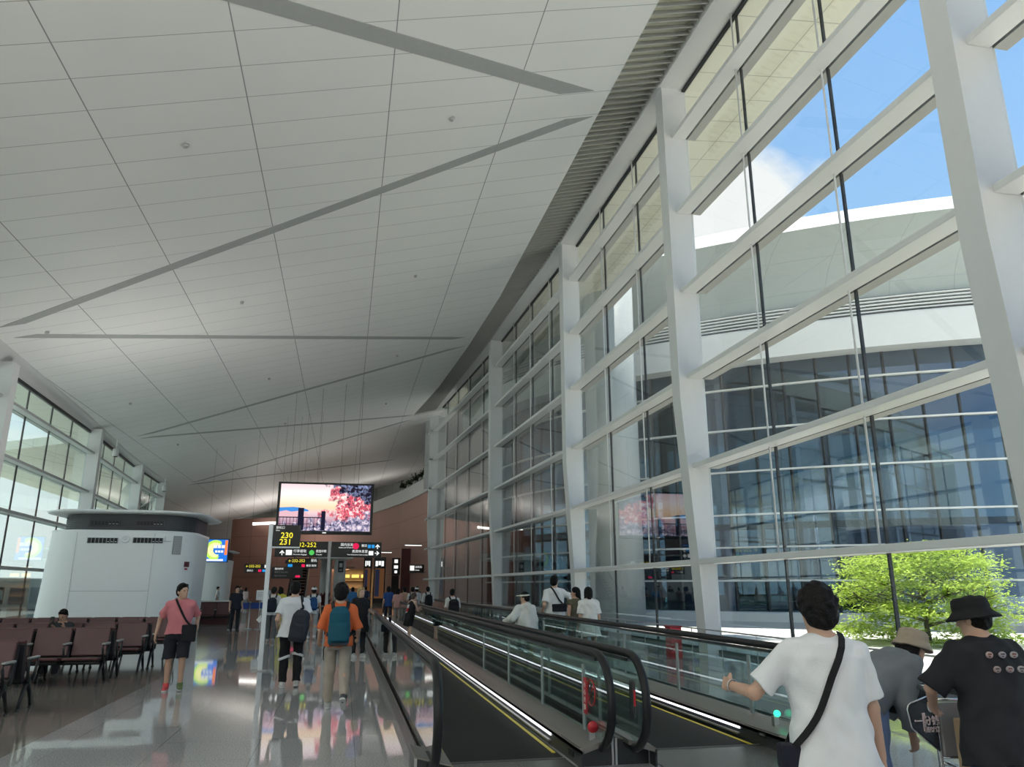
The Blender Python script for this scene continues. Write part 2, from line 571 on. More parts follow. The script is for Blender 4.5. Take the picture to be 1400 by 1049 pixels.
cv.add([(6.9, 4, zc(6.9) + .42), (9.0, 4, zc(9.0) + .42), (9.0, 30, zc(9.0) + .42), (6.6, 46, zc(6.9) + .42), (8.7, 44.2, zc(9) + .42), (7.2, 63, zc(7.2) + .42), (4.7, 63, zc(4.7) + .42), (6.9, 33, zc(6.9) + .42)],
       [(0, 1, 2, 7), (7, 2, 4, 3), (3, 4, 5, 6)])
o = cv.build('louvre_shade_sheet', DARK); tag(o, 'dark sheet standing in for the shade above the louvre blades', 'shade sheet', kind='structure')
# slim white trim along the ceiling edge
tr = MB(); tr.sweep([(ex(yy), yy) for yy in [-36, 0, 20, 36, 44.6, 54.2, 63]], [(0.0, zc(7) - .03), (0.03, zc(7) - .03), (0.03, zc(7) - .0), (0.0, zc(7) - .0)])

FIN = mat('fin_grey', (0.30, 0.29, 0.27), 0.5)
# --- glass wall bays
def bay(n, p0, p1, sgn, zs, ztop, nm, gl, label, tmat, colmat, cprof, tin=0.47, tout=0.28, first_clear=0.5, gask=GASKET, rods=True):
    """one bay of curtain wall from p0 to p1; sgn=+1 when the hall lies to the left of travel"""
    a = Vector((p0[0], p0[1], 0)); b = Vector((p1[0], p1[1], 0))
    t = (b - a); L = t.length; t.normalize()
    nn = Vector((-t.y, t.x, 0)) * sgn
    M = Matrix(((t.x, nn.x, 0, 0), (t.y, nn.y, 0, 0), (0, 0, 1, 0), (0, 0, 0, 1)))
    root = thing('window_%d' % n, label, 'glass wall', (a.x, a.y, 0), kind='structure')
    s0, s1 = first_clear, L - 0.0
    # column at the near end of the bay
    cm = MB(); cm.prism(cprof, 0.0, first_clear, axis='x', M=M)
    c = cm.build('column', colmat); c.location = (a.x, a.y, 0)
    tag(c, label.replace('glass wall bay', 'white tapered column at the near end of the glass wall bay'), 'column', kind='structure')
    ms = [s0 + (s1 - s0) * (i + 1) / (nm + 1) for i in range(nm)]
    # panes
    g = MB()
    edges = [s0] + ms + [s1]
    for i in range(len(edges) - 1):
        g.box(edges[i] + .012, -0.012, 0.05, edges[i + 1] - .012, 0.012, ztop, M=M)
    g.build('glass', gl, root)
    for z in zs:
        m = MB(); m.box(s0 - .02, 0.05, z, s1 + 0.0, tin, z + 0.13, bev=0.012, M=M)
        m.build('transom', tmat, root)
        m = MB(); m.box(s0, -tout, z + 0.01, s1, -0.02, z + 0.12, M=M); m.build('outer_fin', FIN, root)
    for s in ms:
        m = MB(); m.box(s - .017, -0.05, 0.05, s + .017, 0.02, ztop, M=M)
        m.build('mullion', gask, root)
        if rods:
            r = MB()
            q = lambda z: tuple(M @ Vector((s + .02, 0.13, z)))
            r.tube([q(zs[0]), q(ztop)], 0.022, 6)
            r.build('tension_rod', tmat, root)
    m = MB(); m.box(s0, -0.05, 0, s1, 0.06, 0.08, M=M); m.box(s0, -0.05, ztop - .12, s1, 0.06, ztop + .05, M=M)
    m.build('frame', gask, root)
    return root
R_PROF = [(-0.05, 0), (0.36, 0), (0.46, 2.4), (0.70, 6.6), (0.72, 16.6), (-0.05, 16.6)]
R_LAB = ['right glass wall bay far behind the camera', 'right glass wall bay well behind the camera', 'right glass wall bay behind the camera', 'right glass wall bay beside the camera, at the picture edge',
         'right glass wall bay in front of the green tree', 'right glass wall bay behind the red bin and second column', 'right glass wall bay behind the walkers in white tops', 'right glass wall bay farthest along, by the brown wall']
RZ = [2.2, 4.7, 7.2, 9.75, 12.25, 14.75]
for i in range(len(R_NODES) - 1):
    nm = {6: 3, 7: 4}.get(i, 2)
    bay(i + 1, R_NODES[i], R_NODES[i + 1], +1, RZ, 16.55, nm, FACADE_GLASS, R_LAB[i], WHITE2, WHITE, R_PROF)
# end column with stub transoms by the brown wall
cm = MB(); cm.prism(R_PROF, 0.0, 0.55, axis='x', M=Matrix(((0, -1, 0, 7.35), (1, 0, 0, 65.0), (0, 0, 1, 0), (0, 0, 0, 1))))
o = cm.build('column', WHITE); tag(o, 'white tapered column at the far end of the right glass wall', 'column', kind='structure')
for z in RZ:
    m = MB(); m.box(6.6, 65.0, z, 6.9, 67.2, z + .13)
    o = m.build('trim_%d' % (1 + RZ.index(z)), WHITE2); tag(o, 'white transom stub past the far column, number %d from the floor' % (1 + RZ.index(z)), 'trim', kind='structure')
hd = MB(); hd.sweep(R_NODES, [(-0.05, 16.5), (0.80, 16.5), (0.80, 17.25), (-0.05, 17.25)])
o = hd.build('header_beam', WHITE); tag(o, 'white header beam along the top of the right glass wall', 'beam', kind='structure')
# low guard rail inside the right glass
rl = MB(); rl.tube([(x - 0.75, yy, 0.62) for x, yy in R_NODES[3:]], 0.018, 6); rl.tube([(x - 0.75, yy, 0.30) for x, yy in R_NODES[3:]], 0.012, 6)
for k in range(0, 42):
    yy = -2 + k * 1.6
    rl.tube([(gxr(yy) - .75, yy, 0), (gxr(yy) - .75, yy, .62)], 0.012, 6)
o = rl.build('guard_rail', STEEL); tag(o, 'low steel guard rail along the foot of the right glass wall', 'railing')

L_PROF = [(-0.05, 0), (0.36, 0), (0.44, 2.4), (0.62, 6.0), (0.62, 10.5), (-0.05, 10.5)]
LZ = [2.35, 4.65, 6.8, 9.0]
L_LAB = ['left glass wall bay far behind the camera', 'left glass wall bay well behind the camera', 'left glass wall bay beside the camera', 'left glass wall bay at the left picture edge',
         'left glass wall bay behind the white air unit', 'left glass wall bay above the white air unit top', 'left glass wall bay farthest in view', 'left glass wall bay turning away out of sight']
LT = mat('backlit_transom', (0.42, 0.43, 0.42), 0.45, var=0.03)  # darker than the right transoms: backlit shade put into the colour
for i in range(len(L_NODES) - 1):
    bay(20 + i, L_NODES[i], L_NODES[i + 1], -1, LZ, 10.35, {6: 2}.get(i, 3), FACADE_GLASS_L, L_LAB[i], LT, WHITE, L_PROF, tin=0.4, tout=0.25, first_clear=0.6, rods=False)
# curved white bulkhead between left glass and ceiling
def left_edge_z(y):
    return zc(lx(y))
bn = MB()
yy = [-25, -11, 5, 19, 33.2, 40, 47.2, 54, 60.6, 65, 70, 75, 80]
gl_x = lambda y: float(np.interp(y, [p[1] for p in L_NODES], [p[0] for p in L_NODES]))
rows = []
for y in yy:
    k = len(bn.v)
    e = lx(y); g0 = gl_x(y); ze = zc(e)
    pr = [(e + .02, ze + 0.25), (e, ze - 0.02)]
    for q in range(1, 7):
        a = q / 6 * PI / 2
        pr.append((e - (e - g0 + .0) * (math.sin(a)), ze - .02 - (ze - 10.3) * (1 - math.cos(a))))
    pr.append((g0 - .05, 10.3)); pr.append((g0 - .05, ze + .6))
    bn.v += [(a, y, b) for a, b in pr]
    rows.append((k, len(pr)))
for (a, n), (b, _) in zip(rows[:-1], rows[1:]):
    for j in range(n - 1):
        bn.f.append((a + j, a + j + 1, b + j + 1, b + j)); bn.sm.append(True); bn.mi.append(0)
o = bn.build('bulkhead', WHITE); tag(o, 'curved white bulkhead over the left glass wall', 'bulkhead', kind='structure')
sf = MB(); sf.sweep([(p[0], p[1]) for p in L_NODES], [(0.05, 10.42), (2.2, 10.34), (2.2, 11.2), (0.05, 11.2)])
o = sf.build('eave_left', SOFFIT); tag(o, 'pale roof eave outside the left glass wall', 'eave', kind='structure')
sf = MB(); sf.sweep([(x, y2) for x, y2 in R_NODES], [(-3.6, 16.95), (-0.02, 16.62), (-0.02, 17.6), (-3.6, 17.6)])
o = sf.build('eave_right', SOFFIT); tag(o, 'pale panelled roof eave outside the right glass wall', 'eave', kind='structure')

# --- end walls
wb = MB(); wb.box(-30, -36.4, -0.3, 13, -36.0, 18)
o = wb.build('wall_back', GREYWALL); tag(o, 'grey end wall behind the camera', 'wall', kind='structure')
WPATH = [(7.2, 66.9), (6.7, 71), (5.4, 80), (3.2, 90)]
WPATH2 = [(-1.2, 97.4), (-6, 103), (-15.2, 109.3)]
w = MB(); w.sweep(WPATH, [(0, 0), (0, 10.0), (-0.5, 10.0), (-0.5, 0)])
o = w.build('wall_right', BROWNWALL); tag(o, 'terracotta brown wall curving in from the right', 'wall', kind='structure')
w = MB(); w.sweep(WPATH2, [(0, 0), (0, 10.5), (-0.5, 10.5), (-0.5, 0)])
o = w.build('wall_far', BROWNWALL); tag(o, 'terracotta brown end wall left of the video screen', 'wall', kind='structure')
w = MB(); w.sweep([(3.2, 90), (-1.2, 97.4)], [(0, 3.6), (0, 10.1), (-0.5, 10.1), (-0.5, 3.6)])
o = w.build('wall_lintel', BROWNWALL); tag(o, 'brown wall above the shop opening', 'wall', kind='structure')
w = MB(); w.sweep([(-15.2, 109.3), (-26, 109.6)], [(0, 0), (0, 11), (-0.4, 11), (-0.4, 0)]); w.sweep([(-26, 109.6), (-24, 92), (-19.5, 80)], [(0, 0), (0, 11), (-0.4, 11), (-0.4, 0)])
o = w.build('wall_left', GREYWALL); tag(o, 'grey wall at the far left end of the concourse', 'wall', kind='structure')
# mezzanine over the brown wall
pz = MB(); pz.sweep(WPATH + [(-1.2, 97.4)], [(0.25, 9.95), (0.25, 11.25), (-0.1, 11.25), (-0.1, 10.4), (-12, 10.4), (-12, 9.95)])
o = pz.build('mezzanine', mat('mezzanine_grey', (0.55, 0.55, 0.53), 0.6)); tag(o, 'pale parapet band of the upper floor above the brown wall', 'parapet', kind='structure')
w = MB(); w.sweep([(14.5, 64.2), (15.8, 80), (13, 100), (4, 112), (-15, 113)], [(0, 0), (0, 19), (-0.4, 19), (-0.4, 0)])
o = w.build('wall_upper', GREYWALL); tag(o, 'grey rear wall of the upper floor', 'wall', kind='structure')
w = MB(); w.box(6.4, 66.6, 10, 15, 67.0, 18.3); w.box(7.9, 66.6, 0, 15, 67.0, 10)
o = w.build('wall_side', GREYWALL); tag(o, 'grey cross wall beside the last glass bay', 'wall', kind='structure')
# light trough on top of the far wall
lt = MB(); lt.box(-12.5, 107.4, 10.05, -7.6, 107.7, 10.25)

# --- added fill lights without fixtures, brightening the ceiling and the hall
def fill_light(x, y, z, w, h, e, col=(1.0, 0.95, 0.90), rot=(PI, 0, 0)):
    d = bpy.data.lights.new('added_fill_light', 'AREA')
    d.shape = 'RECTANGLE'; d.size = w; d.size_y = h; d.energy = e; d.color = col; d.spread = PI
    o = bpy.data.objects.new('added_fill_light', d); COL.objects.link(o)
    o.location = (x, y, z); o.rotation_euler = rot
    return o
for (x, y, z, e) in [(-8.0, 33.0, 4.55, 1300), (-10.9, 64.5, 4.2, 2000), (-8.3, 4.0, 4.78, 2600), (-8.3, -12.0, 4.78, 15000), (0, -26.0, 4.78, 18000), (4.0, 99.0, 10.7, 700), (-8.0, 96.0, 4.6, 3600), (-1.0, 71.0, 4.85, 800)]:
    fill_light(x, y, z, 3.6, 2.4, e * 0.13)

# ================================================================== OUTSIDE, RIGHT: the opposite wing
OPATH = [(10.4, 57), (11.2, 51), (12.9, 46.2), (15.7, 42.0), (19.4, 38.4), (24.75, 34.2), (30.3, 31.0), (37, 28.2), (46, 25.6), (60, 23), (84, 20.5)]
O_GREY = jointed('opposite_cladding', (0.41, 0.445, 0.425), (0.30, 0.33, 0.31), 2.6, 0.4, 0.03, 1.5, 0.2, 0.02, axes=('X', 'Z'), rough=0.5)
O_WHITE = mat('opposite_white', (0.82, 0.82, 0.80), 0.5, var=0.03)
O_GLASS = glass('opposite_glass', (0.20, 0.29, 0.30), 0.25, (0.38, 0.53, 0.74))
O_DARK = mat('opposite_interior', (0.05, 0.07, 0.075), 0.7)
broot = thing('terminal_wing', 'curved glass terminal wing across the terrace, outside the right glass wall', 'building', (24.75, 34.2, 0))
def ob(m, name, mt, parent=None):
    o = m.build(name, mt, parent or broot)
    if parent is None:
        o.matrix_parent_inverse = broot.matrix_basis.inverted()
    return o
def dense(path, step=1.3):
    out = []
    for a, b in zip(path[:-1], path[1:]):
        n = max(1, int(math.hypot(b[0] - a[0], b[1] - a[1]) / step))
        for i in range(n):
            out.append((a[0] + (b[0] - a[0]) * i / n, a[1] + (b[1] - a[1]) * i / n))
    out.append(path[-1])
    return out
def smooth_path(path, it=2):
    p = [Vector(x) for x in path]
    for _ in range(it):
        q = [p[0]]
        for a, b in zip(p[:-1], p[1:]):
            q.append(a * .75 + b * .25); q.append(a * .25 + b * .75)
        q.append(p[-1]); p = q
    return [tuple(x) for x in p]
OP = smooth_path(OPATH)
m = MB(); m.sweep(OP, [(-1.6, -.1), (-1.6, 0.34), (-1.45, 0.40), (0.2, 0.40), (0.2, -.1)]); ob(m, 'ledge', O_WHITE)
m = MB(); m.sweep(OP, [(0, 0.40), (0, 13.6), (0.03, 13.6), (0.03, 0.40)]); ob(m, 'glass_front', O_GLASS)
m = MB(); m.sweep(OP, [(9.0, 0), (9.0, 5.2), (9.3, 5.2), (9.3, 0)]); ob(m, 'back_wall', O_DARK)
m = MB(); m.sweep(OP, [(-0.0, 4.55), (9.0, 4.55), (9.0, 4.9), (-0.0, 4.9)]); ob(m, 'floor_slab', O_DARK)
m = MB(); m.sweep(OP, [(0.1, 13.2), (11.0, 11.2), (11.0, 11.6), (0.1, 13.7)]); ob(m, 'inner_ceiling', O_DARK)
m = MB(); m.sweep(OP, [(-2.1, 13.25), (0.1, 13.55), (0.1, 14.9), (-2.1, 14.9)]); ob(m, 'fascia', O_WHITE)
lvp = MB()
for k in range(6):
    z = 14.95 + k * 0.17
    lvp.sweep(OP, [(-1.9 - .02 * k, z), (-1.75, z + .02), (-1.75, z + .05), (-1.9 - .02 * k, z + .07)])
lvp.sweep(OP, [(-1.5, 14.9), (-1.45, 14.9), (-1.45, 16.1), (-1.5, 16.1)], mi=1)
ob(lvp, 'louvre_band', [O_WHITE, mat('louvre_shade', (0.12, 0.13, 0.13), 0.7)])
pr = [(-1.7, 16.0), (-1.85, 16.8), (-2.25, 17.7), (-2.95, 18.6), (-3.9, 19.35)]
m = MB(); m.sweep(OP, pr + [(-3.6, 19.6), (-2.2, 18.2), (-1.2, 16.0)], smooth=False); ob(m, 'roof_cove', O_GREY)
m = MB(); m.sweep(OP, [(-4.0, 19.3), (-3.6, 20.15), (14, 21.0), (14, 20.6), (-3.5, 19.7)]); ob(m, 'roof_edge', jointed('roof_edge_panels', (0.84, 0.84, 0.82), (0.6, 0.6, 0.6), 3.2, 0, 0.05, 90, 0, 0.01, rough=0.5))
dp = dense(OP, 3.3)
for i, (x, y) in enumerate(dp[::1]):
    if i == 0 or i == len(dp) - 1:
        continue
    if i % 3 == 0 and x < 62:
        m = MB(); m.lathe([(0.28, 0), (0.28, 13.4)], (x + 1.4, y + 1.9, 0.0), 10); ob(m, 'inner_column', O_WHITE)
mm = MB()
for (x, y) in dense(OP, 3.1):
    mm.box(x - .05, y - .10, 0.4, x + .05, y + .06, 13.55)
o = ob(mm, 'mullion_grid', GASKET)
for z in (1.9, 3.6, 5.3, 7.6, 9.9, 12.2):
    m = MB(); m.sweep(OP, [(-0.22, z), (-0.22, z + .09), (0.02, z + .09), (0.02, z)]); ob(m, 'sun_fin', O_WHITE)
# round shaft at the inner corner
m = MB(); m.lathe([(1.35, -.1), (1.35, 19.4)], (13.3, 37.0, 0), 32)
o = m.build('concrete_pillar', mat('pillar_grey', (0.50, 0.53, 0.52), 0.55)); tag(o, 'round pale grey pillar outside, beyond the glass wall and red bin', 'pillar')

# ================================================================== MOVING WALKWAYS
RIB = mat('walkway_black', (0.012, 0.012, 0.013), 0.6, bump=0.3, bscale=60, spec=0.2)
SKIRT = mat('skirt_black', (0.03, 0.032, 0.034), 0.3)
DECK = mat('deck_bronze', (0.30, 0.275, 0.255), 0.34, metal=0.75, var=0.05, bump=0.04, bscale=100)
YEL = mat('comb_yellow', (0.62, 0.52, 0.05), 0.5)
RAILM = mat('handrail_rubber', (0.010, 0.010, 0.011), 0.38, spec=0.3)
BGLASS = glass('balustrade_glass', (0.84, 0.92, 0.90), 0.06)
LEDW = emis('led_white', (0.92, 0.95, 1.0), 1.7)
RED = mat('signal_red', (0.50, 0.02, 0.03), 0.4)
Y0W, Y1W = 7.55, 46.0
def balustrade(root, x, side, ynear=7.05, detail=True, zr=1.0):
    """glass wall with running handrail; side = +1 when the belt lies at larger x"""
    R = 0.42
    # handrail loop: pedestal -> newel -> along the top -> far newel
    zc_ = zr - R
    pts = []
    pts += [(x, ynear + R + .35, zc_ - R + .02), (x, ynear + R, zc_ - R + .02)]
    for i in range(1, 12):
        a = -PI / 2 - PI * i / 12
        pts.append((x, ynear + R + R * math.cos(a), zc_ + R * math.sin(a)))
    pts += [(x, ynear + R, zr), (x, 15, zr), (x, 30, zr), (x, Y1W - R, zr)]
    for i in range(1, 12):
        a = PI / 2 - PI * i / 12
        pts.append((x, Y1W - R + R * math.cos(a), zc_ + R * math.sin(a)))
    pts.append((x, Y1W - R, zc_ - R + .02))
    m = MB(); m.tube(pts, 0.040, 10); m.build('handrail', RAILM, root)
    gp = MB()
    prof = [(ynear + R + .05, 0.26)] + [(ynear + R + (R - .05) * math.cos(-PI / 2 - PI * i / 12), zc_ + (R - .05) * math.sin(-PI / 2 - PI * i / 12)) for i in range(1, 12)] + [(ynear + R + .05, zr - .05)]
    y = ynear + R + .05
    gp.prism(prof + [(y + 1.0, zr - .05), (y + 1.0, .26 if side < 0 or x > 1 else .17)], x - .006, x + .006, axis='x')
    y += 1.0
    while y < Y1W - R - 0.3:
        y2 = min(y + 1.9, Y1W - R)
        gp.box(x - .006, y + .006, .26 if side < 0 or x > 1 else .17, x + .006, y2 - .006, zr - .05)
        y = y2
    gp.build('glass_panel', BGLASS, root)
    g2 = MB(); g2.box(x - .018, ynear + R, zr - .075, x + .018, Y1W - R, zr - .045); g2.build('rail_channel', SKIRT, root)

def skirt(root, x_belt, x_glass, ynear, ztop=0.245):
    s = 1 if x_glass > x_belt else -1
    a, b = sorted((x_belt, x_glass + s * 0.06))
    m = MB()
    # sloping deck from skirt line to the glass
    prof = [(x_belt, 0.155), (x_belt + s * .03, min(ztop, 0.175)), (x_glass + s * .06 * (ztop > .2), ztop), (x_glass + s * .06 * (ztop > .2), ztop - .045), (x_belt, 0.12)]
    m.prism(prof, ynear, Y1W, axis='y'); m.build('deck', DECK, root)
    m = MB(); m.box(min(x_belt, x_belt + s * .02), ynear, 0.0, max(x_belt, x_belt + s * .02), Y1W, 0.15); m.build('skirt_panel', SKIRT, root)
    m = MB(); m.box(min(x_belt - s * .012, x_belt), ynear + 1.1, 0.100, max(x_belt - s * .012, x_belt), Y1W - 1, 0.122); m.build('light_strip', LEDW, root)
    m = MB(); m.box(min(x_belt - s * .035, x_belt - s * .003), ynear + 1.1, 0.045, max(x_belt - s * .035, x_belt - s * .003), Y1W - 1, 0.062); m.build('brush_guard', STEEL, root)
    m = MB(); m.box(min(x_belt - s * .10, x_belt - s * .062), ynear + .7, 0.008, max(x_belt - s * .10, x_belt - s * .062), Y1W - 1, 0.013); m.build('safety_line', YEL, root)

def pedestal(root, x0, x1, y0, y1, low, z=0.245, name='end_housing'):
    """end block of a balustrade; low is +1 when the belt lies at x1, so the top slopes down to it"""
    za, zb = (z, 0.165) if low > 0 else (0.165, z)
    m = MB(); m.prism([(x0, 0), (x1, 0), (x1, zb - .008), (x0, za - .008)], y0, y1, axis='y'); p = m.build(name, SKIRT, root)
    m = MB(); m.box(x0 - .004, y0 - .006, 0.0, x0 + .018, y0 + .02, za - .01); m.build('corner_strip', STEEL, p)
    m = MB(); m.box(x1 - .018, y0 - .006, 0, x1 + .004, y0 + .02, zb - .01); m.build('corner_strip', STEEL, p)
    m = MB(); m.prism([(x0 - .004, za - .008), (x1 + .004, zb - .008), (x1 + .004, zb + .004), (x0 - .004, za + .004)], y0 - .008, y1, axis='y'); m.build('top_cover', DECK, p)
    return p

# left belt
lw = thing('moving_walkway', 'left moving walkway with its black belt running away from the camera', 'moving walkway', (1.6, 7.5, 0))
def W(m, name, mt, root, par=None):
    return m.build(name, mt, root)
lw.location = (0, 0, 0)
m = MB()
m.box(0.98, Y0W + .25, -0.02, 2.2, Y1W, 0.006); m.build('belt', RIB, lw)
m = MB(); m.box(0.98, Y0W - .75, -0.02, 2.2, Y0W + .25, 0.009); m.build('landing_plate', mat('landing_grey', (0.17, 0.17, 0.165), 0.25, metal=0.5, bump=0.2, bscale=90), lw)
m = MB(); m.box(0.98, Y0W + .22, 0.006, 2.2, Y0W + .27, 0.013); m.build('comb', mat('comb_dark', (0.06, 0.06, 0.06), 0.4), lw)
balustrade(lw, 0.80, 1, 6.55)
skirt(lw, 0.98, 0.80, 6.95, 0.165)
balustrade(lw, 2.44, -1, 7.05)
skirt(lw, 2.24, 2.44, 7.35)
pd = pedestal(lw, 0.66, 0.97, 6.95, 7.5, 1)
m = MB(); m.box(0.745, 6.95, 0.0, 0.765, Y1W, 0.16); m.build('outer_panel', SKIRT, lw)
pd = pedestal(lw, 2.25, 2.58, 7.45, 8.1, -1)
# right belt
rw = thing('moving_walkway', 'right moving walkway nearer the glass wall, with white-topped walkers beyond it', 'moving walkway', (0, 0, 0))
m = MB(); m.box(3.0, Y0W + .45, -0.02, 4.4, Y1W, 0.006); m.build('belt', RIB, rw)
m = MB(); m.box(3.0, Y0W - .75, -0.02, 4.4, Y0W + .45, 0.009); m.build('landing_plate', MATS['landing_grey'], rw)
m = MB(); m.box(3.0, Y0W + .42, 0.006, 4.4, Y0W + .47, 0.013); m.build('comb', MATS['comb_dark'], rw)
balustrade(rw, 2.74, 1, 6.95)
skirt(rw, 2.96, 2.74, 7.3)
balustrade(rw, 4.62, -1, 6.95)
skirt(rw, 4.40, 4.62, 7.3)
pedestal(rw, 2.60, 2.95, 7.45, 8.1, 1)
pd = pedestal(rw, 4.41, 4.80, 7.62, 8.3, -1)
m = MB(); m.box(4.76, 7.65, 0.0, 4.80, Y1W, 0.25); m.build('outer_panel', STEEL, rw)
m = MB(); m.box(4.395, 7.85, 0.09, 4.409, 7.98, 0.145); pl = m.build('name_plate', BLACK, rw)
m = MB()
for q in range(4):
    m.box(4.392, 7.865 + q * .028, .108, 4.396, 7.885 + q * .028, .128)
m.build('maker_mark', STEEL, pl)
m = MB(); m.box(2.232, 7.62, 0.05, 2.246, 7.78, 0.10); pl = m.build('name_plate', BLACK, lw)
# steel posts of the balustrades and stickers on the glass
for (r_, x, ysl) in ((lw, 2.44, [7.9, 9.6, 11.6, 13.7]), (rw, 2.74, [8.3, 10.4]), (rw, 4.62, [8.5, 10.5, 12.6, 15, 18])):
    for y in ysl:
        m = MB(); m.box(x - .012, y - .028, 0.24, x + .012, y + .028, 0.86, bev=.004); m.build('glass_clamp_post', mat('clamp_grey', (0.42, 0.45, 0.44), 0.35, metal=.5), r_)
# round prohibition sticker and red notice at the near end of the centre glass
m = MB()
cy, cz_ = 7.62, 0.62
ring = [(2.428, cy + 0.12 * math.cos(a), cz_ + 0.12 * math.sin(a)) for a in np.linspace(0, 2 * PI, 28)[:-1]]
m.tube(ring, 0.006, 6, closed=True)
m.tube([(2.428, cy - .085, cz_ + .085), (2.428, cy + .085, cz_ - .085)], 0.005, 6)
st = m.build('prohibition_sticker', RED, lw)
m = MB(); m.lathe([(0.018, -.004), (0.018, .004)], (0, 0, 0), 12)
fig = MB(); fig.box(2.424, cy - .02, cz_ - .05, 2.43, cy + .02, cz_ + .03); fig.box(2.424, cy - .055, cz_ - .015, 2.43, cy + .055, cz_ + .005); fig.box(2.424, cy - .018, cz_ + .04, 2.43, cy + .018, cz_ + .072)
fig.build('figure', BLACK, st)
m = MB(); m.box(2.424, 7.76, 0.40, 2.432, 7.86, 0.74); st = m.build('notice_sticker', RED, lw)
mat('ink_white', (0.85, 0.85, 0.83), 0.5)
for zz_, ch_ in ((.67, '小'), (.60, '心'), (.53, '夹'), (.46, '脚')):
    text(ch_, 0.06, MATS['ink_white'], st, (2.421, 7.81, zz_), rot=(PI / 2, 0, -PI / 2), ext=.0008)
m = MB(); m.box(2.66, 7.1, 0.45, 2.70, 7.2, 0.78, bev=.02); bx = m.build('control_box', mat('box_black', (0.02, .02, .022), .4), rw)
m = MB(); m.box(2.672, 7.094, 0.56, 2.69, 7.101, 0.70); m.build('red_label', RED, bx)
def stop_button(root, x, y, z, glow=None):
    m = MB(); m.box(x - .03, y - .03, z, x + .03, y + .03, z + .10, bev=.008); b = m.build('stop_box', STEEL, root)
    rb_ = .05 if glow is None else .032
    m = MB(); m.lathe([(.0, 0), (rb_, 0), (rb_ * 1.08, .02), (rb_, .035), (0, .04)], (0, 0, 0), 16)
    k = m.build('stop_button', RED if glow is None else glow, b)
    k.rotation_euler = (PI / 2, 0, 0); k.location = (x, y - .03, z + .13)
    return b
stop_button(lw, 2.40, 7.55, 0.20)
GREEN = emis('green_light', (0.05, 0.85, 0.45), 1.6)
stop_button(rw, 4.55, 7.9, 0.20, GREEN)
m = MB(); m.box(4.66, 7.70, .222, 4.76, 7.84, .245); m.build('speed_label', STEEL, rw)

# ================================================================== SEATS
MAROON = mat('maroon_seat', (0.078, 0.026, 0.027), 0.40, var=0.12, bump=0.05, bscale=200)
SHELL = mat('seat_shell_black', (0.016, 0.016, 0.017), 0.55)
LEGM = mat('seat_leg_black', (0.028, 0.029, 0.030), 0.35, metal=0.3)
PADM = mat('arm_pad_grey', (0.36, 0.36, 0.34), 0.4)
def seat_mesh():
    """local: x across, +y is the way the sitter faces"""
    out = {}
    w = 0.285
    # back: a wedge tilted backwards
    T = Matrix.Translation((0, -0.02, 0.43)) @ Matrix.Rotation(math.radians(14), 4, 'X')
    m = MB(); m.box(-w, -0.005, 0.02, w, 0.045, 0.50, bev=0.018, M=T); out['backrest'] = m.mesh('backrest')
    m = MB()
    m.prism([(-0.012, 0.46), (-0.012, -0.02), (-.10, -.03), (-.12, .05), (-.06, .46)], -w - .006, w + .006, axis='x', M=T); out['shell'] = m.mesh('shell')
    T2 = Matrix.Translation((0, 0.22, 0.42)) @ Matrix.Rotation(math.radians(5), 4, 'X')
    m = MB(); m.box(-w, -.24, -.03, w, .24, .025, bev=0.02, M=T2); out['seat'] = m.mesh('seat')
    m = MB(); m.box(-w + .03, -.2, -.075, w - .03, .16, -.028, bev=.012, M=T2); out['seat_pan'] = m.mesh('seat_pan')
    return out
def arm_mesh():
    m = MB(); m.tube([(0, 0.05, 0.36), (0, 0.02, 0.50), (0, 0.0, 0.645), (0, 0.30, 0.66), (0, 0.33, 0.60), (0, 0.22, 0.36)], 0.020, 8)
    a = m.mesh('armrest')
    m = MB(); m.box(-.028, -.02, .655, .028, .33, .685, bev=.012); b = m.mesh('arm_pad')
    return a, b
def leg_mesh():
    m = MB()
    for s in (0, 1):
        y1 = 0.36 if s else -0.08
        m.tube([(0, 0.14, 0.36), (0, (0.14 + y1) / 2 + (.02 if s else -.02), 0.20), (0, y1, 0.025)], [0.034, 0.026, 0.019], 8)
        m.lathe([(.03, 0), (.03, .012), (.018, .03)], (0, y1, 0), 12)
    m.tube([(0, 0.14, 0.42), (0, 0.14, 0.32)], 0.036, 8)
    return m.mesh('leg')
SEAT = seat_mesh(); ARM, PAD = arm_mesh(); LEG = leg_mesh()
for k, mm_ in (('backrest', MAROON), ('shell', SHELL), ('seat', MAROON), ('seat_pan', SHELL)):
    SEAT[k].materials.append(mm_)
ARM.materials.append(LEGM); PAD.materials.append(PADM); LEG.materials.append(LEGM)
PITCH_S = 0.62
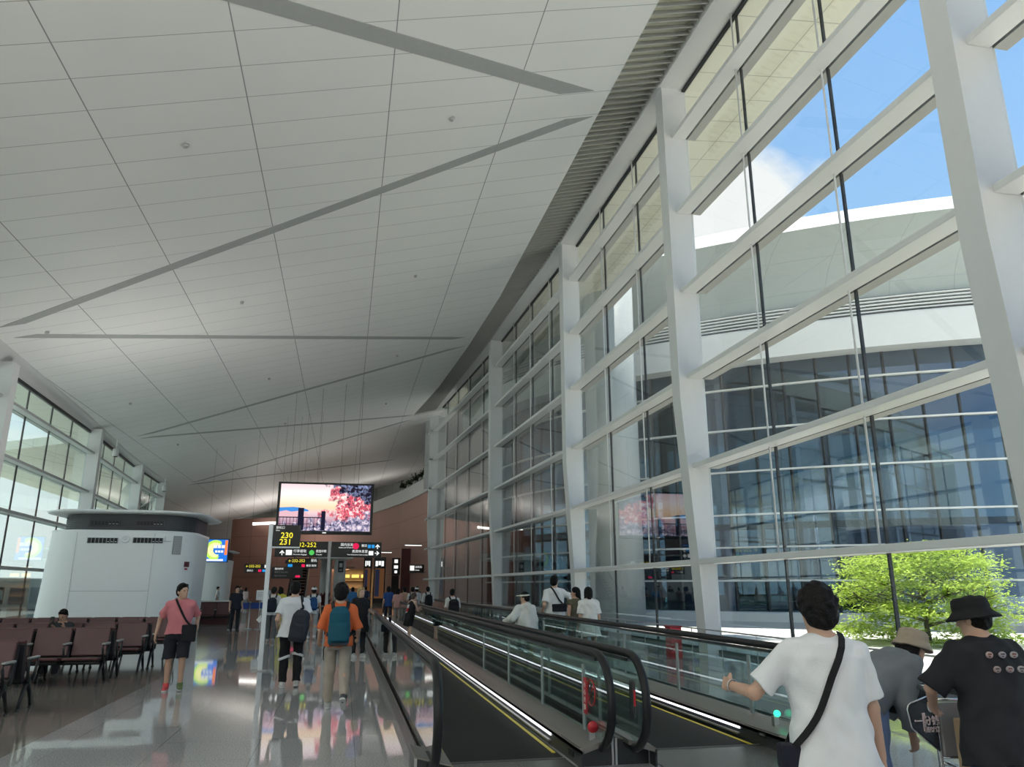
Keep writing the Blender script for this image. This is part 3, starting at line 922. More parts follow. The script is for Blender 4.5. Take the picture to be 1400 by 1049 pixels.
def bench(label, x_end, y, facing, n, far=False, group='rows of maroon waiting seats'):
    """row of n seats whose right end is at x_end"""
    r = thing('waiting_bench', label, 'bench', (x_end, y, 0), 0, group)
    def put(name, me, x, rz, par=None):
        o = bpy.data.objects.new(name, me); COL.objects.link(o); o.parent = r
        o.location = (x, 0, 0); o.rotation_euler = (0, 0, rz); return o
    rz = 0 if facing > 0 else PI
    for i in range(n):
        x = -0.32 - PITCH_S * i
        for k in ('seat', 'backrest'):
            s = put(k, SEAT[k], x, rz)
        put('seat_shell', SEAT['shell'], x, rz)
        put('seat_base', SEAT['seat_pan'], x, rz)
    for i in range(n + 1):
        x = -0.01 - PITCH_S * i
        a = put('armrest', ARM, x, rz)
        if not far:
            b = bpy.data.objects.new('arm_pad', PAD); COL.objects.link(b); b.parent = a
    for i in range(0, n + 1, 2):
        put('leg', LEG, -0.01 - PITCH_S * i - (0.0 if i else 0.03), rz)
    m = MB(); m.box(-PITCH_S * n - .01, -.03, .32, 0, .03, .38)
    b = m.build('beam', LEGM, r); b.location = (0, 0.14 if facing > 0 else -0.14, 0)
    return r
rows = [(12.0, -4.2, 9, 'first seat row from the camera'), (15.55, -4.0, 12, 'second seat row from the camera'), (17.65, -3.85, 13, 'third seat row, where a man sits'), (20.6, -4.0, 14, 'fourth seat row, before the white air unit')]
for yc, xe, n, lab in rows:
    bench('maroon bench facing the camera, ' + lab, xe, yc - .235, -1, n)
    bench('maroon bench facing away, ' + lab, xe + .02, yc + .235, 1, n)
bench('maroon bench beside the white counter and the uniformed person', -4.75, 36.3, -1, 2, group=None)
# priority sign on one backrest
m = MB(); m.lathe([(.0, 0), (.055, 0), (.055, .004), (.0, .004)], (0, 0, 0), 20)
st = m.build('priority_sticker', mat('sticker_grey', (.55, .53, .50), .5), None)
st.rotation_euler = (PI / 2 - math.radians(14), 0, 0); st.location = (-4.17, 17.65 - .235 + .02 + .105 - .05, 0.80)
tag(st, 'round pale priority seat sticker on a maroon backrest', 'sticker')
m = MB(); m.tube([(-.012, .028, .006), (.0, .0, .006), (.022, -.012, .006), (.024, -.035, .006)], .006, 6); m.lathe([(.011, .004), (.011, .007)], (-.01, .035, 0), 8)
f = m.build('pictogram', mat('ink_dark', (.05, .05, .05), .5), st)

# ================================================================== WHITE AIR UNITS
UNITW = mat('air_unit_white', (0.93, 0.95, 0.955), 0.35, var=0.02)
BAND = mat('air_unit_band', (0.062, 0.062, 0.068), 0.45)
def rrect(hx, hy, r, n=8):
    pts = []
    for cx, cy, a in ((hx - r, hy - r, 0), (-hx + r, hy - r, PI / 2), (-hx + r, -hy + r, PI), (hx - r, -hy + r, 1.5 * PI)):
        pts += arc(cx, cy, r, a, a + PI / 2, n)
    return pts
def loft(m, rings, mi=0, smooth=True):
    """rings: list of lists of 3D points of equal length"""
    n = len(rings[0]); vs = [p for r in rings for p in r]; fs = []
    for i in range(len(rings) - 1):
        for j in range(n):
            fs.append((i * n + j, i * n + (j + 1) % n, (i + 1) * n + (j + 1) % n, (i + 1) * n + j))
    m.add(vs, fs, smooth, mi)
    k = len(m.v) - len(vs)
    m.f.append(tuple(k + j for j in range(n))[::-1]); m.sm.append(False); m.mi.append(mi)
    m.f.append(tuple(k + (len(rings) - 1) * n + j for j in range(n))); m.sm.append(False); m.mi.append(mi)
def air_unit(label, x, y, s=1.0, detail=True):
    r = thing('air_unit', label, 'air unit', (x, y, 0)); r.scale = (1, 1, .955)
    HX, HY = 2.56 * s, 2.6 * s
    def ring(z, gl, gr=0.0, ex_=0.0):
        out = []
        for px, py in rrect(HX + ex_, HY + ex_, 1.5 * s):
            t = (px + HX) / (2 * HX)
            out.append((px - gl * (1 - t) + gr * t, py, z))
        return out
    ZB = 3.80
    m = MB()
    zs = [0.10, 0.5, 1.2, 2.0, 3.0, 3.68, ZB]
    loft(m, [ring(z, 0.22 * ((ZB - z) / 3.7) ** 1.2, -0.10 * ((ZB - z) / 3.7)) for z in zs]); m.build('body', UNITW, r)
    m = MB(); loft(m, [ring(0, 0.15, -.14, -.06), ring(0.12, 0.15, -.14, -.06)]); m.build('plinth', BAND, r)
    m = MB()
    rg = []
    nb = 8
    for k in range(nb):
        z = ZB + k * .62 / nb
        e = .62 / nb
        rg += [ring(z, -.30, 0, -.10), ring(z + e * .7, -.32, 0, -.10), ring(z + e * .7, -.32, 0, -.13), ring(z + e, -.32, 0, -.13)]
    loft(m, rg, smooth=False); b = m.build('louvre_band', BAND, r)
    m = MB(); loft(m, [ring(4.41, -.2, .0, 0.05), ring(4.44, -.15, .05, .28), ring(4.50, -.15, .08, .33), ring(4.545, -.2, 0, .22), ring(4.56, -.2, -.2, 0)]); m.build('top_plate', UNITW, r)
    rad = 1.5 * s
    def place(o, x, z, out=0.0):
        """set a part on the curved front of the unit"""
        cx = HX - rad
        if abs(x) <= cx:
            yy, a = -HY, 0.0
        else:
            q = (abs(x) - cx) / rad
            yy = -(HY - rad) - rad * math.sqrt(max(0, 1 - q * q)); a = math.asin(min(1, q)) * (1 if x > 0 else -1)
        o.location = (x + math.sin(a) * out, yy - math.cos(a) * out, z); o.rotation_euler = (0, 0, a)
        return o
    def grille(cx, cz, w, h, par, out, n):
        m = MB(); m.box(-w / 2 - .03, -.015, -h / 2 - .03, w / 2 + .03, .05, h / 2 + .03); g = place(m.build('grille', UNITW if par is r else BAND, par), cx, cz, out)
        m = MB(); m.box(-w / 2, -.02, -h / 2, w / 2, 0, h / 2); m.build('grille_opening', DARK, g)
        m = MB()
        for i in range(n + 1):
            q = -w / 2 + w * i / n
            m.box(q - .012, -.035, -h / 2, q + .012, -.02, h / 2)
        m.build('grating', BAND if par is not r else mat('bar_grey', (.3, .3, .31), .4), g)
        for i in range(n - 3, n):
            m = MB(); q = -w / 2 + w * (i + .5) / n
            m.lathe([(0, -.01), (.028, -.01), (.028, .01), (0, .01)], (q, -.03, -h * .2), 8, sy=.4)
            m.build('nozzle', UNITW, g)
    if detail:
        grille(-.43, 3.40, 1.0, 0.20, r, -.0, 8); grille(1.09, 3.42, 1.0, 0.20, r, -.0, 8)
        grille(-.46, 4.06, 0.95, 0.14, b, -.08, 8); grille(1.07, 4.07, 0.90, 0.14, b, -.08, 8)
        m = MB(); m.lathe([(0, 0), (.15, 0), (.15, .03), (.10, .05), (.09, .02), (.05, .02), (.045, .06), (0, .06)], (0, 0, 0), 20); d = m.build('round_diffuser', UNITW, r)
        d.rotation_euler = (PI / 2, 0, 0); d.location = (.32, -HY, 3.47)
        m = MB(); m.box(-.11, -.05, -.10, .11, .05, .10, bev=.01); place(m.build('junction_box', UNITW, r), 1.74, 3.50)
        m = MB(); m.box(-.16, -.02, -.35, .16, .03, .35); v = place(m.build('side_vent', mat('vent_grey', (.34, .35, .36), .5), r), 2.03, 3.27, .0)
        m = MB()
        for i in range(16):
            m.box(-.15, -.03, -.32 + i * .04, .15, -.018, -.30 + i * .04)
        m.build('vent_slats', mat('vent_slat', (.48, .49, .50), .5), v)
        m = MB(); m.box(-.10, -.03, -.10, .10, .05, .10); place(m.build('alarm_panel', mat('alarm_maroon', (.13, .02, .03), .35), r), 2.36, 2.56)
        m = MB(); m.box(-.05, -.012, -.03, .05, .05, .03); place(m.build('alarm_label', RED, r), 2.36, 2.38)
        for xx, z0, z1, w_ in ((-1.30, .5, 3.7, .006), (1.30, .5, 3.7, .006), (0, 1.55, 1.565, 1.3)):
            m = MB(); m.box(xx - w_, -HY - .004, z0, xx + w_, -HY + .002, z1)
            m.build('panel_joint', mat('joint_grey', (.5, .52, .53), .5), r)
    return r
air_unit('large white air unit with dark louvre band behind the maroon seats', -8.17, 32.95)
air_unit('small looking distant white air unit under the bright advert screen', -10.9, 64.5, 0.85, False)

# ================================================================== SCREENS AND SIGNS
SIGNB = mat('sign_black', (0.012, 0.014, 0.014), 0.35)
INKW = emis('ink_lit_white', (0.85, 0.88, 0.86), 0.95)
INKY = emis('ink_lit_yellow', (0.90, 0.78, 0.05), 0.95)
INKR = emis('ink_lit_red', (0.80, 0.02, 0.10), 0.8)
INKB = emis('ink_lit_blue', (0.03, 0.32, 0.75), 0.8)
INKG = emis('ink_lit_green', (0.10, 0.60, 0.12), 0.8)
def flat(m, x0, z0, x1, z1, y, t=.004):
    m.box(x0, y - t, z0, x1, y, z1); return m
def arrow(parent, x, y, z, s, ang, mt, name='arrow'):
    m = MB()
    p = [(-.08, -.5), (.08, -.5), (.08, .05), (.34, -.2), (.44, -.08), (0, .42), (-.44, -.08), (-.34, -.2), (-.08, .05)]
    c, sn = math.cos(ang), math.sin(ang)
    m.prism([(x + s * (a * c - b * sn), z + s * (a * sn + b * c)) for a, b in p], y - .004, y, axis='y')
    return m.build(name, mt, parent)

# --- the big video screen
def led_material():
    m, t, out = nodes('video_picture')
    e = t.nodes.new('ShaderNodeEmission'); t.links.new(e.outputs[0], out.inputs[0])
    co = t.nodes.new('ShaderNodeTexCoord')
    se = t.nodes.new('ShaderNodeSeparateXYZ'); t.links.new(co.outputs['Object'], se.inputs[0])
    X = math_node(t, 'DIVIDE', se.outputs['X'], 2.70)      # -1..1
    Z = math_node(t, 'DIVIDE', se.outputs['Z'], 1.44)
    rp = t.nodes.new('ShaderNodeValToRGB')
    z01 = math_node(t, 'MULTIPLY_ADD', Z, 0.5); t.nodes[-1].inputs[2].default_value = 0.5
    t.links.new(z01, rp.inputs[0])
    cr = rp.color_ramp
    cr.elements[0].position = 0.0; cr.elements[0].color = (.20, .12, .18, 1)
    cr.elements[1].position = 1.0; cr.elements[1].color = (.85, .62, .66, 1)
    for p, c in ((.22, (.45, .28, .36)), (.38, (.75, .55, .60)), (.52, (.95, .66, .42)), (.64, (.98, .78, .62)), (.8, (.98, .85, .84))):
        q = cr.elements.new(p); q.color = c4(c)
    cur = rp.outputs[0]
    def noise(scale, detail=5, dist=0.0):
        n = t.nodes.new('ShaderNodeTexNoise'); n.inputs['Scale'].default_value = scale; n.inputs['Detail'].default_value = detail
        n.inputs['Distortion'].default_value = dist
        t.links.new(co.outputs['Object'], n.inputs['Vector']); return n.outputs[0]
    def over(mask, col):
        nonlocal cur
        x = t.nodes.new('ShaderNodeMix'); x.data_type = 'RGBA'
        t.links.new(mask, x.inputs['Factor']); t.links.new(cur, x.inputs['A'])
        if isinstance(col, tuple):
            x.inputs['B'].default_value = c4(col)
        else:
            t.links.new(col, x.inputs['B'])
        cur = x.outputs['Result']
    def step(v, lo, hi):
        r = t.nodes.new('ShaderNodeMapRange'); r.inputs['From Min'].default_value = lo; r.inputs['From Max'].default_value = hi
        t.links.new(v, r.inputs['Value']); return r.outputs[0]
    # red blossom foliage over the right side
    f1 = math_node(t, 'ADD', math_node(t, 'MULTIPLY', X, 0.38), math_node(t, 'MULTIPLY', noise(1.1, 4), 1.15))
    f1 = math_node(t, 'ADD', f1, math_node(t, 'MULTIPLY', Z, 0.02))
    fol = step(f1, .62, .70)
    fr = t.nodes.new('ShaderNodeValToRGB'); t.links.new(noise(4.2, 6, 1.6), fr.inputs[0])
    c2 = fr.color_ramp
    c2.elements[0].position = .30; c2.elements[0].color = (.06, .02, .05, 1)
    c2.elements[1].position = .74; c2.elements[1].color = (.95, .80, .82, 1)
    for p, c in ((.42, (.34, .12, .16)), (.50, (.72, .05, .10)), (.56, (.82, .30, .34)), (.62, (.80, .58, .56))):
        q = c2.elements.new(p); q.color = c4(c)
    over(fol, fr.outputs[0])
    # dark mass in the upper right
    f2 = math_node(t, 'ADD', math_node(t, 'MULTIPLY', X, 0.55), math_node(t, 'MULTIPLY', Z, 0.55))
    f2 = math_node(t, 'ADD', f2, math_node(t, 'MULTIPLY', noise(2.6, 5), 0.9))
    dk = t.nodes.new('ShaderNodeValToRGB'); t.links.new(noise(4.0, 5, 1), dk.inputs[0])
    dk.color_ramp.elements[0].position = .45; dk.color_ramp.elements[0].color = (.015, .012, .025, 1)
    dk.color_ramp.elements[1].position = .75; dk.color_ramp.elements[1].color = (.30, .36, .60, 1)
    over(step(f2, 1.02, 1.10), dk.outputs[0])
    # foreground rocks and pale blossom in the lower middle
    f3 = math_node(t, 'ADD', math_node(t, 'MULTIPLY', Z, -0.6), math_node(t, 'MULTIPLY', noise(2.2, 5), 0.9))
    f3 = math_node(t, 'ADD', f3, math_node(t, 'MULTIPLY', X, 0.12))
    rk = t.nodes.new('ShaderNodeValToRGB'); t.links.new(noise(4.2, 6, .8), rk.inputs[0])
    rk.color_ramp.elements[0].position = .36; rk.color_ramp.elements[0].color = (.03, .03, .07, 1)
    rk.color_ramp.elements[1].position = .66; rk.color_ramp.elements[1].color = (.88, .72, .76, 1)
    q = rk.color_ramp.elements.new(.5); q.color = (.28, .26, .40, 1)
    over(step(f3, .74, .80), rk.outputs[0])
    e.inputs[1].default_value = 1.0
    t.links.new(cur, e.inputs[0])
    return m
sc = thing('video_screen', 'big hanging video screen showing a sunset with a red blossoming tree', 'screen', (-1.35, 48.0, 6.27))
m = MB(); m.box(-2.86, 0.0, -1.56, 2.86, 0.35, 1.56, bev=.02); fr_ = m.build('frame', SIGNB, sc)
m = MB(); m.box(-2.70, -0.02, -1.36, 2.70, 0.0, 1.44); pic = m.build('display', led_material(), sc)
m = MB(); m.prism([(-2.70, .0), (-1.9, .05), (-1.35, .0), (-1.0, -.12), (-1.0, -.20), (-2.70, -.26)], -.026, -.021, axis='y'); m.build('blue_hills', emis('video_blue', (.06, .28, .72), .95), pic)
m = MB(); m.prism([(-2.70, -.24), (-2.3, -.16), (-2.0, -.24), (-1.6, -.18), (-1.1, -.28), (-.9, -.52), (-2.7, -.56)], -.027, -.022, axis='y'); m.build('pink_hills', emis('video_pink', (.80, .50, .56), .9), pic)
m = MB(); m.box(-1.60, -.034, -1.34, -1.26, -.03, .0); m.box(-.22, -.034, -1.34, .02, -.03, -.18)
m.box(-2.7, -.032, -.60, .0, -.03, -.54); m.box(-2.7, -.032, -.98, -.2, -.03, -.95)
for i in range(13):
    m.box(-2.66 + i * .2, -.032, -1.3, -2.63 + i * .2, -.03, -.58)
m.build('dark_railing', emis('video_dark', (.012, .012, .03), 1), pic)
m = MB(); m.box(-.1, -.006, -1.50, .12, .0, -1.44); m.build('maker_badge', INKW, fr_)
m = MB()
for x in (-2.2, -.6, .8, 1.9):
    m.tube([(x, .18, 1.55), (x, .18, zc(-1.35 + x) - 6.27)], .008, 5)
m.build('suspension_rod', GASKET, sc)

# --- bright advert screen beyond the air unit
ad_ = thing('advert_screen', 'small bright blue and green advert screen above the distant air unit', 'screen', (-9.05, 60.0, 4.2))
m = MB(); m.box(-1.15, 0, -.82, .62, .25, .86, bev=.02); m.build('frame', SIGNB, ad_)
m = MB(); m.box(-1.1, -.01, -.78, .56, 0, .80); pic = m.build('display', emis('advert_blue', (.02, .16, .62), 1.1), ad_)
for k, (r0, c) in enumerate(((.62, (.45, .75, .10)), (.46, (.85, .85, .35)))):
    m = MB(); m.prism(arc(-.30, .05, r0 * 1.15, 1.0, 5.0, 16) + arc(-.12, .05, r0 * .72, 5.0, 1.0, 16), -.016 - .003 * k, -.012, axis='y'); m.build('swirl', emis('advert_c%d' % k, c, 1.1), pic)
m = MB(); m.box(.35, -.014, -.3, .54, -.01, .75); m.build('orange_edge', emis('advert_orange', (.85, .22, .06), 1), pic)
m = MB()
for q in range(3):
    m.box(-.42 + q * .27, -.02, .18, -.19 + q * .27, -.016, .40)
for q in range(3):
    m.box(-.30 + q * .2, -.02, -.14, -.14 + q * .2, -.016, .02)
m.build('lettering', INKW, pic)
m = MB(); m.box(-1.05, -.016, -.74, .3, -.012, -.60); m.build('caption', INKW, pic)
m = MB(); m.tube([(-.9, .12, .85), (-.9, .12, zc(-9.95) - 4.2)], .006, 6); m.tube([(.4, .12, .85), (.4, .12, zc(-8.65) - 4.2)], .006, 6); m.build('suspension_rod', GASKET, ad_)

# --- gate number post
gp_ = thing('gate_sign', 'gate sign with yellow 230 and 231 on a slim white post', 'sign', (-1.55, 16.77, 0))
m = MB(); m.box(-.045, -.03, 0, .045, .03, 2.90, bev=.01); m.build('post', mat('post_white', (.78, .80, .82), .3), gp_)
m = MB(); m.lathe([(.17, 0), (.17, .01), (.07, .02)], (0, 0, 0), 24); m.build('base', STEEL, gp_)
m = MB(); m.box(.05, -.04, 2.44, .60, .04, 2.88, bev=.008); bd = m.build('board', SIGNB, gp_)
text('登机口', .06, INKW, bd, (.10, -.043, 2.82), align='LEFT', ext=.001); text('Gate', .04, INKW, bd, (.10, -.043, 2.765), align='LEFT', ext=.001)
text('230', .165, INKY, bd, (.33, -.043, 2.66), ext=.001, bold=.002); text('231', .165, INKY, bd, (.31, -.043, 2.525), ext=.001, bold=.002)
m = MB(); m.box(.05, -.03, 2.405, .60, .03, 2.437); m.build('lower_edge', mat('post_white', None), gp_)

# --- wide direction board on a centre post
db = thing('direction_sign', 'wide black direction board reading 2-252 on a grey centre post', 'sign', (-.76, 38.0, 0))
m = MB(); m.box(-.07, -.05, 0, .07, .05, 3.74, bev=.01); m.build('post', mat('post_grey', (.42, .43, .43), .35, metal=.4), db)
for x0, x1 in ((-2.5, -.08), (.08, 2.44)):
    m = MB(); m.box(x0, -.08, 3.0, x1, .08, 3.72, bev=.01); b = m.build('board', SIGNB, db)
    if x0 < 0:
        text('← 232-252', .30, INKY, b, (-1.30, -.085, 3.55), ext=.002)
        arrow(b, -2.17, -.085, 3.2, .26, 0, INKW)
        m = MB(); flat(m, -2.0, 3.08, -1.72, 3.32, -.082); m.build('pictogram', INKW, b)
        text('行李提取', .15, INKW, b, (-1.66, -.085, 3.26), align='LEFT', ext=.002); text('Domestic Baggage', .085, INKW, b, (-1.66, -.085, 3.11), align='LEFT', ext=.002)
        m = MB(); m.lathe([(0, 0), (.12, 0), (.12, .004), (0, .004)], (0, 0, 0), 20); k = m.build('pictogram', INKG, b); k.rotation_euler = (PI / 2, 0, 0); k.location = (-.82, -.082, 3.2)
        text('航班中转', .15, INKW, b, (-.62, -.085, 3.26), align='LEFT', ext=.002, sx=.8); text('Transfer', .085, INKW, b, (-.62, -.085, 3.11), align='LEFT', ext=.002)
    else:
        text('国内出发', .15, INKW, b, (1.10, -.085, 3.58), align='RIGHT', ext=.002); text('Gates and Check-in', .085, INKW, b, (1.10, -.085, 3.45), align='RIGHT', ext=.002)
        m = MB(); m.lathe([(0, 0), (.15, 0), (.15, .004), (0, .004)], (0, 0, 0), 20); k = m.build('pictogram', INKR, b); k.rotation_euler = (PI / 2, 0, 0); k.location = (1.22, -.082, 3.52)
        text('餐饮', .14, INKW, b, (1.62, -.085, 3.54), ext=.002)
        for q in (1.86, 2.04):
            m = MB(); flat(m, q - .07, 3.44, q + .07, 3.60, -.082); m.build('pictogram', INKB, b)
        arrow(b, 2.25, -.085, 3.52, .24, 0, INKW)
        text('贵宾休息室', .15, INKW, b, (1.80, -.085, 3.27), align='RIGHT', ext=.002); text('First & Business Class Lounge', .08, INKW, b, (1.80, -.085, 3.12), align='RIGHT', ext=.002)
        m = MB(); flat(m, 1.84, 3.10, 2.06, 3.30, -.082); m.build('pictogram', INKW, b)
        arrow(b, 2.25, -.085, 3.2, .24, -PI / 2, INKW)

def hanging_sign(label, x, y, z, w, h, rows_, top):
    r = thing('hanging_sign', label, 'sign', (x, y, z))
    m = MB(); m.box(-w / 2, -.06, -h / 2, w / 2, .06, h / 2, bev=.01); b = m.build('board', SIGNB, r)
    for (s, size, mt, px, pz, al) in rows_:
        if isinstance(s, tuple):
            m = MB(); flat(m, px, pz - s[1] / 2, px + s[0], pz + s[1] / 2, -.062); m.build('pictogram', mt, b)
        else:
            text(s, size, mt, b, (px, -.064, pz), align=al, ext=.001)
    m = MB(); m.tube([(-w * .35, 0, h / 2), (-w * .35, 0, zc(x - w * .35) - z)], .006, 5); m.tube([(w * .35, 0, h / 2), (w * .35, 0, zc(x + w * .35) - z)], .006, 5); m.build('suspension_rod', GASKET, r)
    return r
hanging_sign('hanging black sign with yellow gate numbers right of the slim white post', -2.85, 55, 3.19, 2.05, .66,
             [('←232-252', .26, INKY, -.95, .16, 'LEFT'), ('登机', .2, INKW, .55, .18, 'LEFT'), ((.30, .2), None, INKB, -.95, -.16, None), ((.22, .2), None, INKR, -.05, -.16, None), ('餐饮 购物', .16, INKW, .25, -.16, 'LEFT')], 11)
hanging_sign('hanging black sign with yellow gate numbers left of the slim white post', -5.85, 56, 2.86, 1.75, .58,
             [('←232-252', .23, INKY, -.8, .14, 'LEFT'), ((.22, .2), None, INKW, .45, .14, None), ('登机口', .14, INKW, -.7, -.15, 'LEFT'), ((.2, .16), None, INKR, .05, -.15, None), ((.5, .16), None, INKB, .32, -.15, None)], 11)
hanging_sign('dark flight information panel hanging behind the gate sign', -3.75, 54, 2.55, 2.0, .75,
             [('国内航班', .14, INKW, -.8, .24, 'LEFT'), ('登机口 Gate 232', .12, mat('ink_dim', (.5, .5, .5), .5), -.8, .03, 'LEFT'), ('Flight Information', .11, MATS['ink_dim'], -.8, -.2, 'LEFT'), ((.3, .14), None, INKR, .55, -.24, None)], 11)
# --- wall mounted signs at the end
def wall_sign(label, x, y, z, w, h, rz, rows_):
    r = thing('wall_sign', label, 'sign', (x, y, z), rz)
    m = MB(); m.box(-w / 2, -.12, -h / 2, w / 2, .12, h / 2, bev=.01); b = m.build('board', SIGNB, r)
    for (s, size, mt, px, pz, al) in rows_:
        if isinstance(s, tuple):
            m = MB(); flat(m, px, pz - s[1] / 2, px + s[0], pz + s[1] / 2, -.124); m.build('pictogram', mt, b)
        else:
            text(s, size, mt, b, (px, -.126, pz), align=al, ext=.001)
    return r

wall_sign('tall narrow black sign with white pictograms on the brown wall', 4.95, 78.0, 3.6, .80, 1.65, 0.0, [((.34, .34), None, INKW, -.17, .5, None), ((.40, .30), None, INKW, -.2, -.05, None), ((.26, .26), None, INKW, -.13, -.52, None)])
wall_sign('dark grey sign with white pictogram right of the dark red recess', 6.35, 69.6, 3.2, 1.5, .72, 0.0, [((.38, .42), None, INKW, -.70, .05, None), ('远机位', .20, INKW, -.25, .14, 'LEFT'), ('Gates', .16, INKW, -.25, -.12, 'LEFT')])
wall_sign('square black menu sign on the round white shop column', -.35, 69.30, 3.35, .46, .95, 0.0, [((.26, .34), None, MATS['ink_dim'], -.13, .1, None), ((.26, .08), None, MATS['ink_dim'], -.13, -.3, None)])
# --- shop fronts, columns and escalator in the end wall
for i, (x, lab) in enumerate(((-1.62, 'round white column left of the shop opening'), (-.42, 'round white column carrying the square black sign'))):
    m = MB(); m.lathe([(.50, 0), (.50, 4.6)], (x, 70.0 if i else 71.5, 0), 24)
    o = m.build('round_column', WHITE); tag(o, lab, 'column')
m = MB(); m.box(-2.6, 69.0, 4.0, .65, 73.0, 4.7, bev=.05); o = m.build('shop_canopy', WHITE); tag(o, 'white canopy over the two round columns', 'canopy')
sh = thing('shop_unit', 'shop front with warm lit shelves in the opening of the brown wall', 'shop', (1.0, 93, 0))
m = MB(); m.box(-3.2, 8.0, 0, 3.0, 8.2, 4.2); m.build('back_wall', mat('shop_wall', (.30, .20, .12), .5), sh)
m = MB(); m.box(-3.2, .5, 3.8, 3.0, 8.2, 3.95); m.build('soffit', mat('shop_ceiling', (.25, .2, .16), .6), sh)
for k in range(3):
    m = MB(); m.box(-2.6, 7.4, .6 + k * .9, 2.2, 7.9, .68 + k * .9); m.build('shelf', mat('shelf_wood', (.3, .2, .1), .5), sh)
for k in range(5):
    m = MB(); m.box(-2.5 + k * 1.0, 5.5, 3.74, -1.9 + k * 1.0, 6.1, 3.8); m.build('downlight', emis('warm_light', (1.0, .75, .35), 6), sh)
for k in range(4):
    m = MB(); m.box(-2.4 + k * 1.15, 7.3, 2.75, -1.5 + k * 1.15, 7.36, 3.15); m.build('lit_sign', emis('warm_sign', (.85, .62, .15), 1.2), sh)
d = bpy.data.lights.new('shop_light', 'AREA'); d.shape = 'RECTANGLE'; d.size = 5; d.size_y = 5; d.energy = 260; d.color = (1, .8, .5)
o = bpy.data.objects.new('shop_light', d); COL.objects.link(o); o.location = (.8, 97, 3.7)
# black framed lightboxes beside the opening
for x0, x1, lab in ((1.9, 2.75, 'left black framed lightbox beside the shop opening'), (2.95, 4.15, 'right black framed lightbox beside the shop opening')):
    r = thing('lightbox', lab, 'lightbox', (x0, 82.0, 0))
    m = MB(); m.box(0, 0, 0, x1 - x0, .3, 4.65, bev=.03); m.build('frame', SIGNB, r)
    m = MB(); m.box(.12, -.01, .5, x1 - x0 - .12, 0, 3.5); m.build('panel', emis('lightbox_brown', (.10, .045, .02), .8), r)
    m = MB(); m.box(.16, -.02, .7, (x1 - x0) * .5, -.01, 3.4); m.build('poster', emis('lightbox_dark', (.012, .015, .03), 1), r)
    m = MB()
    for q in range(3):
        m.box(.15 + q * (x1 - x0 - .3) / 3, -.02, 3.72 + .1 * (q % 2), .10 + (q + 1) * (x1 - x0 - .3) / 3, -.01, 4.25)
    m.build('caption', INKW, r)
m = MB(); m.box(5.25, 75.0, 0, 6.15, 75.4, 5.2); o = m.build('door_1', mat('dark_red_panel', (.10, .022, .022), .5)); tag(o, 'tall dark red recess panel in the brown wall', 'panel', kind='structure')
m = MB(); m.box(4.55, 77.6, 0, 5.25, 77.75, 2.75); o = m.build('door_2', mat('door_black', (.02, .015, .015), .5)); tag(o, 'dark doorway under the tall narrow pictogram sign', 'door', kind='structure')
# escalator
es = thing('escalator', 'dark escalator rising behind the flight information panel', 'escalator', (-4.3, 63, 0))
for x in (0.0, 1.25):
    m = MB(); m.prism([(0, 0), (1.2, 0), (7.5, 3.6), (7.5, 4.6), (6.7, 4.6), (.4, 1.0)], x, x + .10, axis='x'); m.build('balustrade', mat('escalator_grey', (.25, .25, .26), .35, metal=.4), es)
    m = MB(); m.tube([(x + .05, .2, .5), (x + .05, .4, 1.04), (x + .05, 6.7, 4.66), (x + .05, 7.5, 4.66)], .05, 8); m.build('handrail', RAILM, es)
m = MB()
for k in range(16):
    m.box(.1, .6 + k * .42, -.0 + k * .24, 1.25, 1.05 + k * .42, .2 + k * .24)
m.build('steps', RIB, es)
m = MB(); m.box(-.8, 7.5, 3.6, 1.6, 12, 3.9); m.build('landing', SIGNB, es)
# light bars
for (x, y, z, l, rz, lab) in ((5.75, 68.0, 5.15, 1.5, math.radians(12), 'lit white bar lamp beside the last white column'), (3.9, 81.6, 5.1, 1.6, math.radians(8), 'thin lit white lamp over the tall pictogram sign')):
    r = thing('bar_lamp', lab, 'lamp', (x, y, z), rz)
    m = MB(); m.box(-l / 2, -.06, 0, l / 2, .06, .10); m.build('housing', WHITE2, r)
    m = MB(); m.box(-l / 2, -.05, -.02, l / 2, .05, 0); m.build('diffuser', emis('lamp_white', (1, .97, .92), 3), r)
r = thing('bar_lamp', 'row of lit white lamps along the top of the far brown wall', 'lamp', (-10.4, 104.6, 9.5), math.radians(-34))
for k in range(7):
    m = MB(); m.box(-2.1 + k * .6, -.06, 0, -1.62 + k * .6, .06, .32); m.build('diffuser', emis('lamp_white', None), r)
m = MB(); m.box(-2.2, .0, -.06, 2.2, .2, 0); m.build('housing', WHITE2, r)

# --- red box by the glass
rb = thing('red_bin', 'red square fire equipment post by the second white column', 'bin', (7.72, 17.7, 0))
REDB = mat('bin_red', (.36, .018, .028), .4, var=.05)
m = MB(); m.box(-.15, -.15, 0, .15, .15, .70, bev=.015); m.build('body', REDB, rb)
m = MB(); m.box(-.165, -.165, .70, .165, .165, .735, bev=.008); m.build('cap', mat('bin_cap', (.22, .012, .02), .4), rb)
m = MB(); m.box(-.15, -.158, .30, .15, -.151, .33); m.build('band', mat('bin_cap', None), rb)

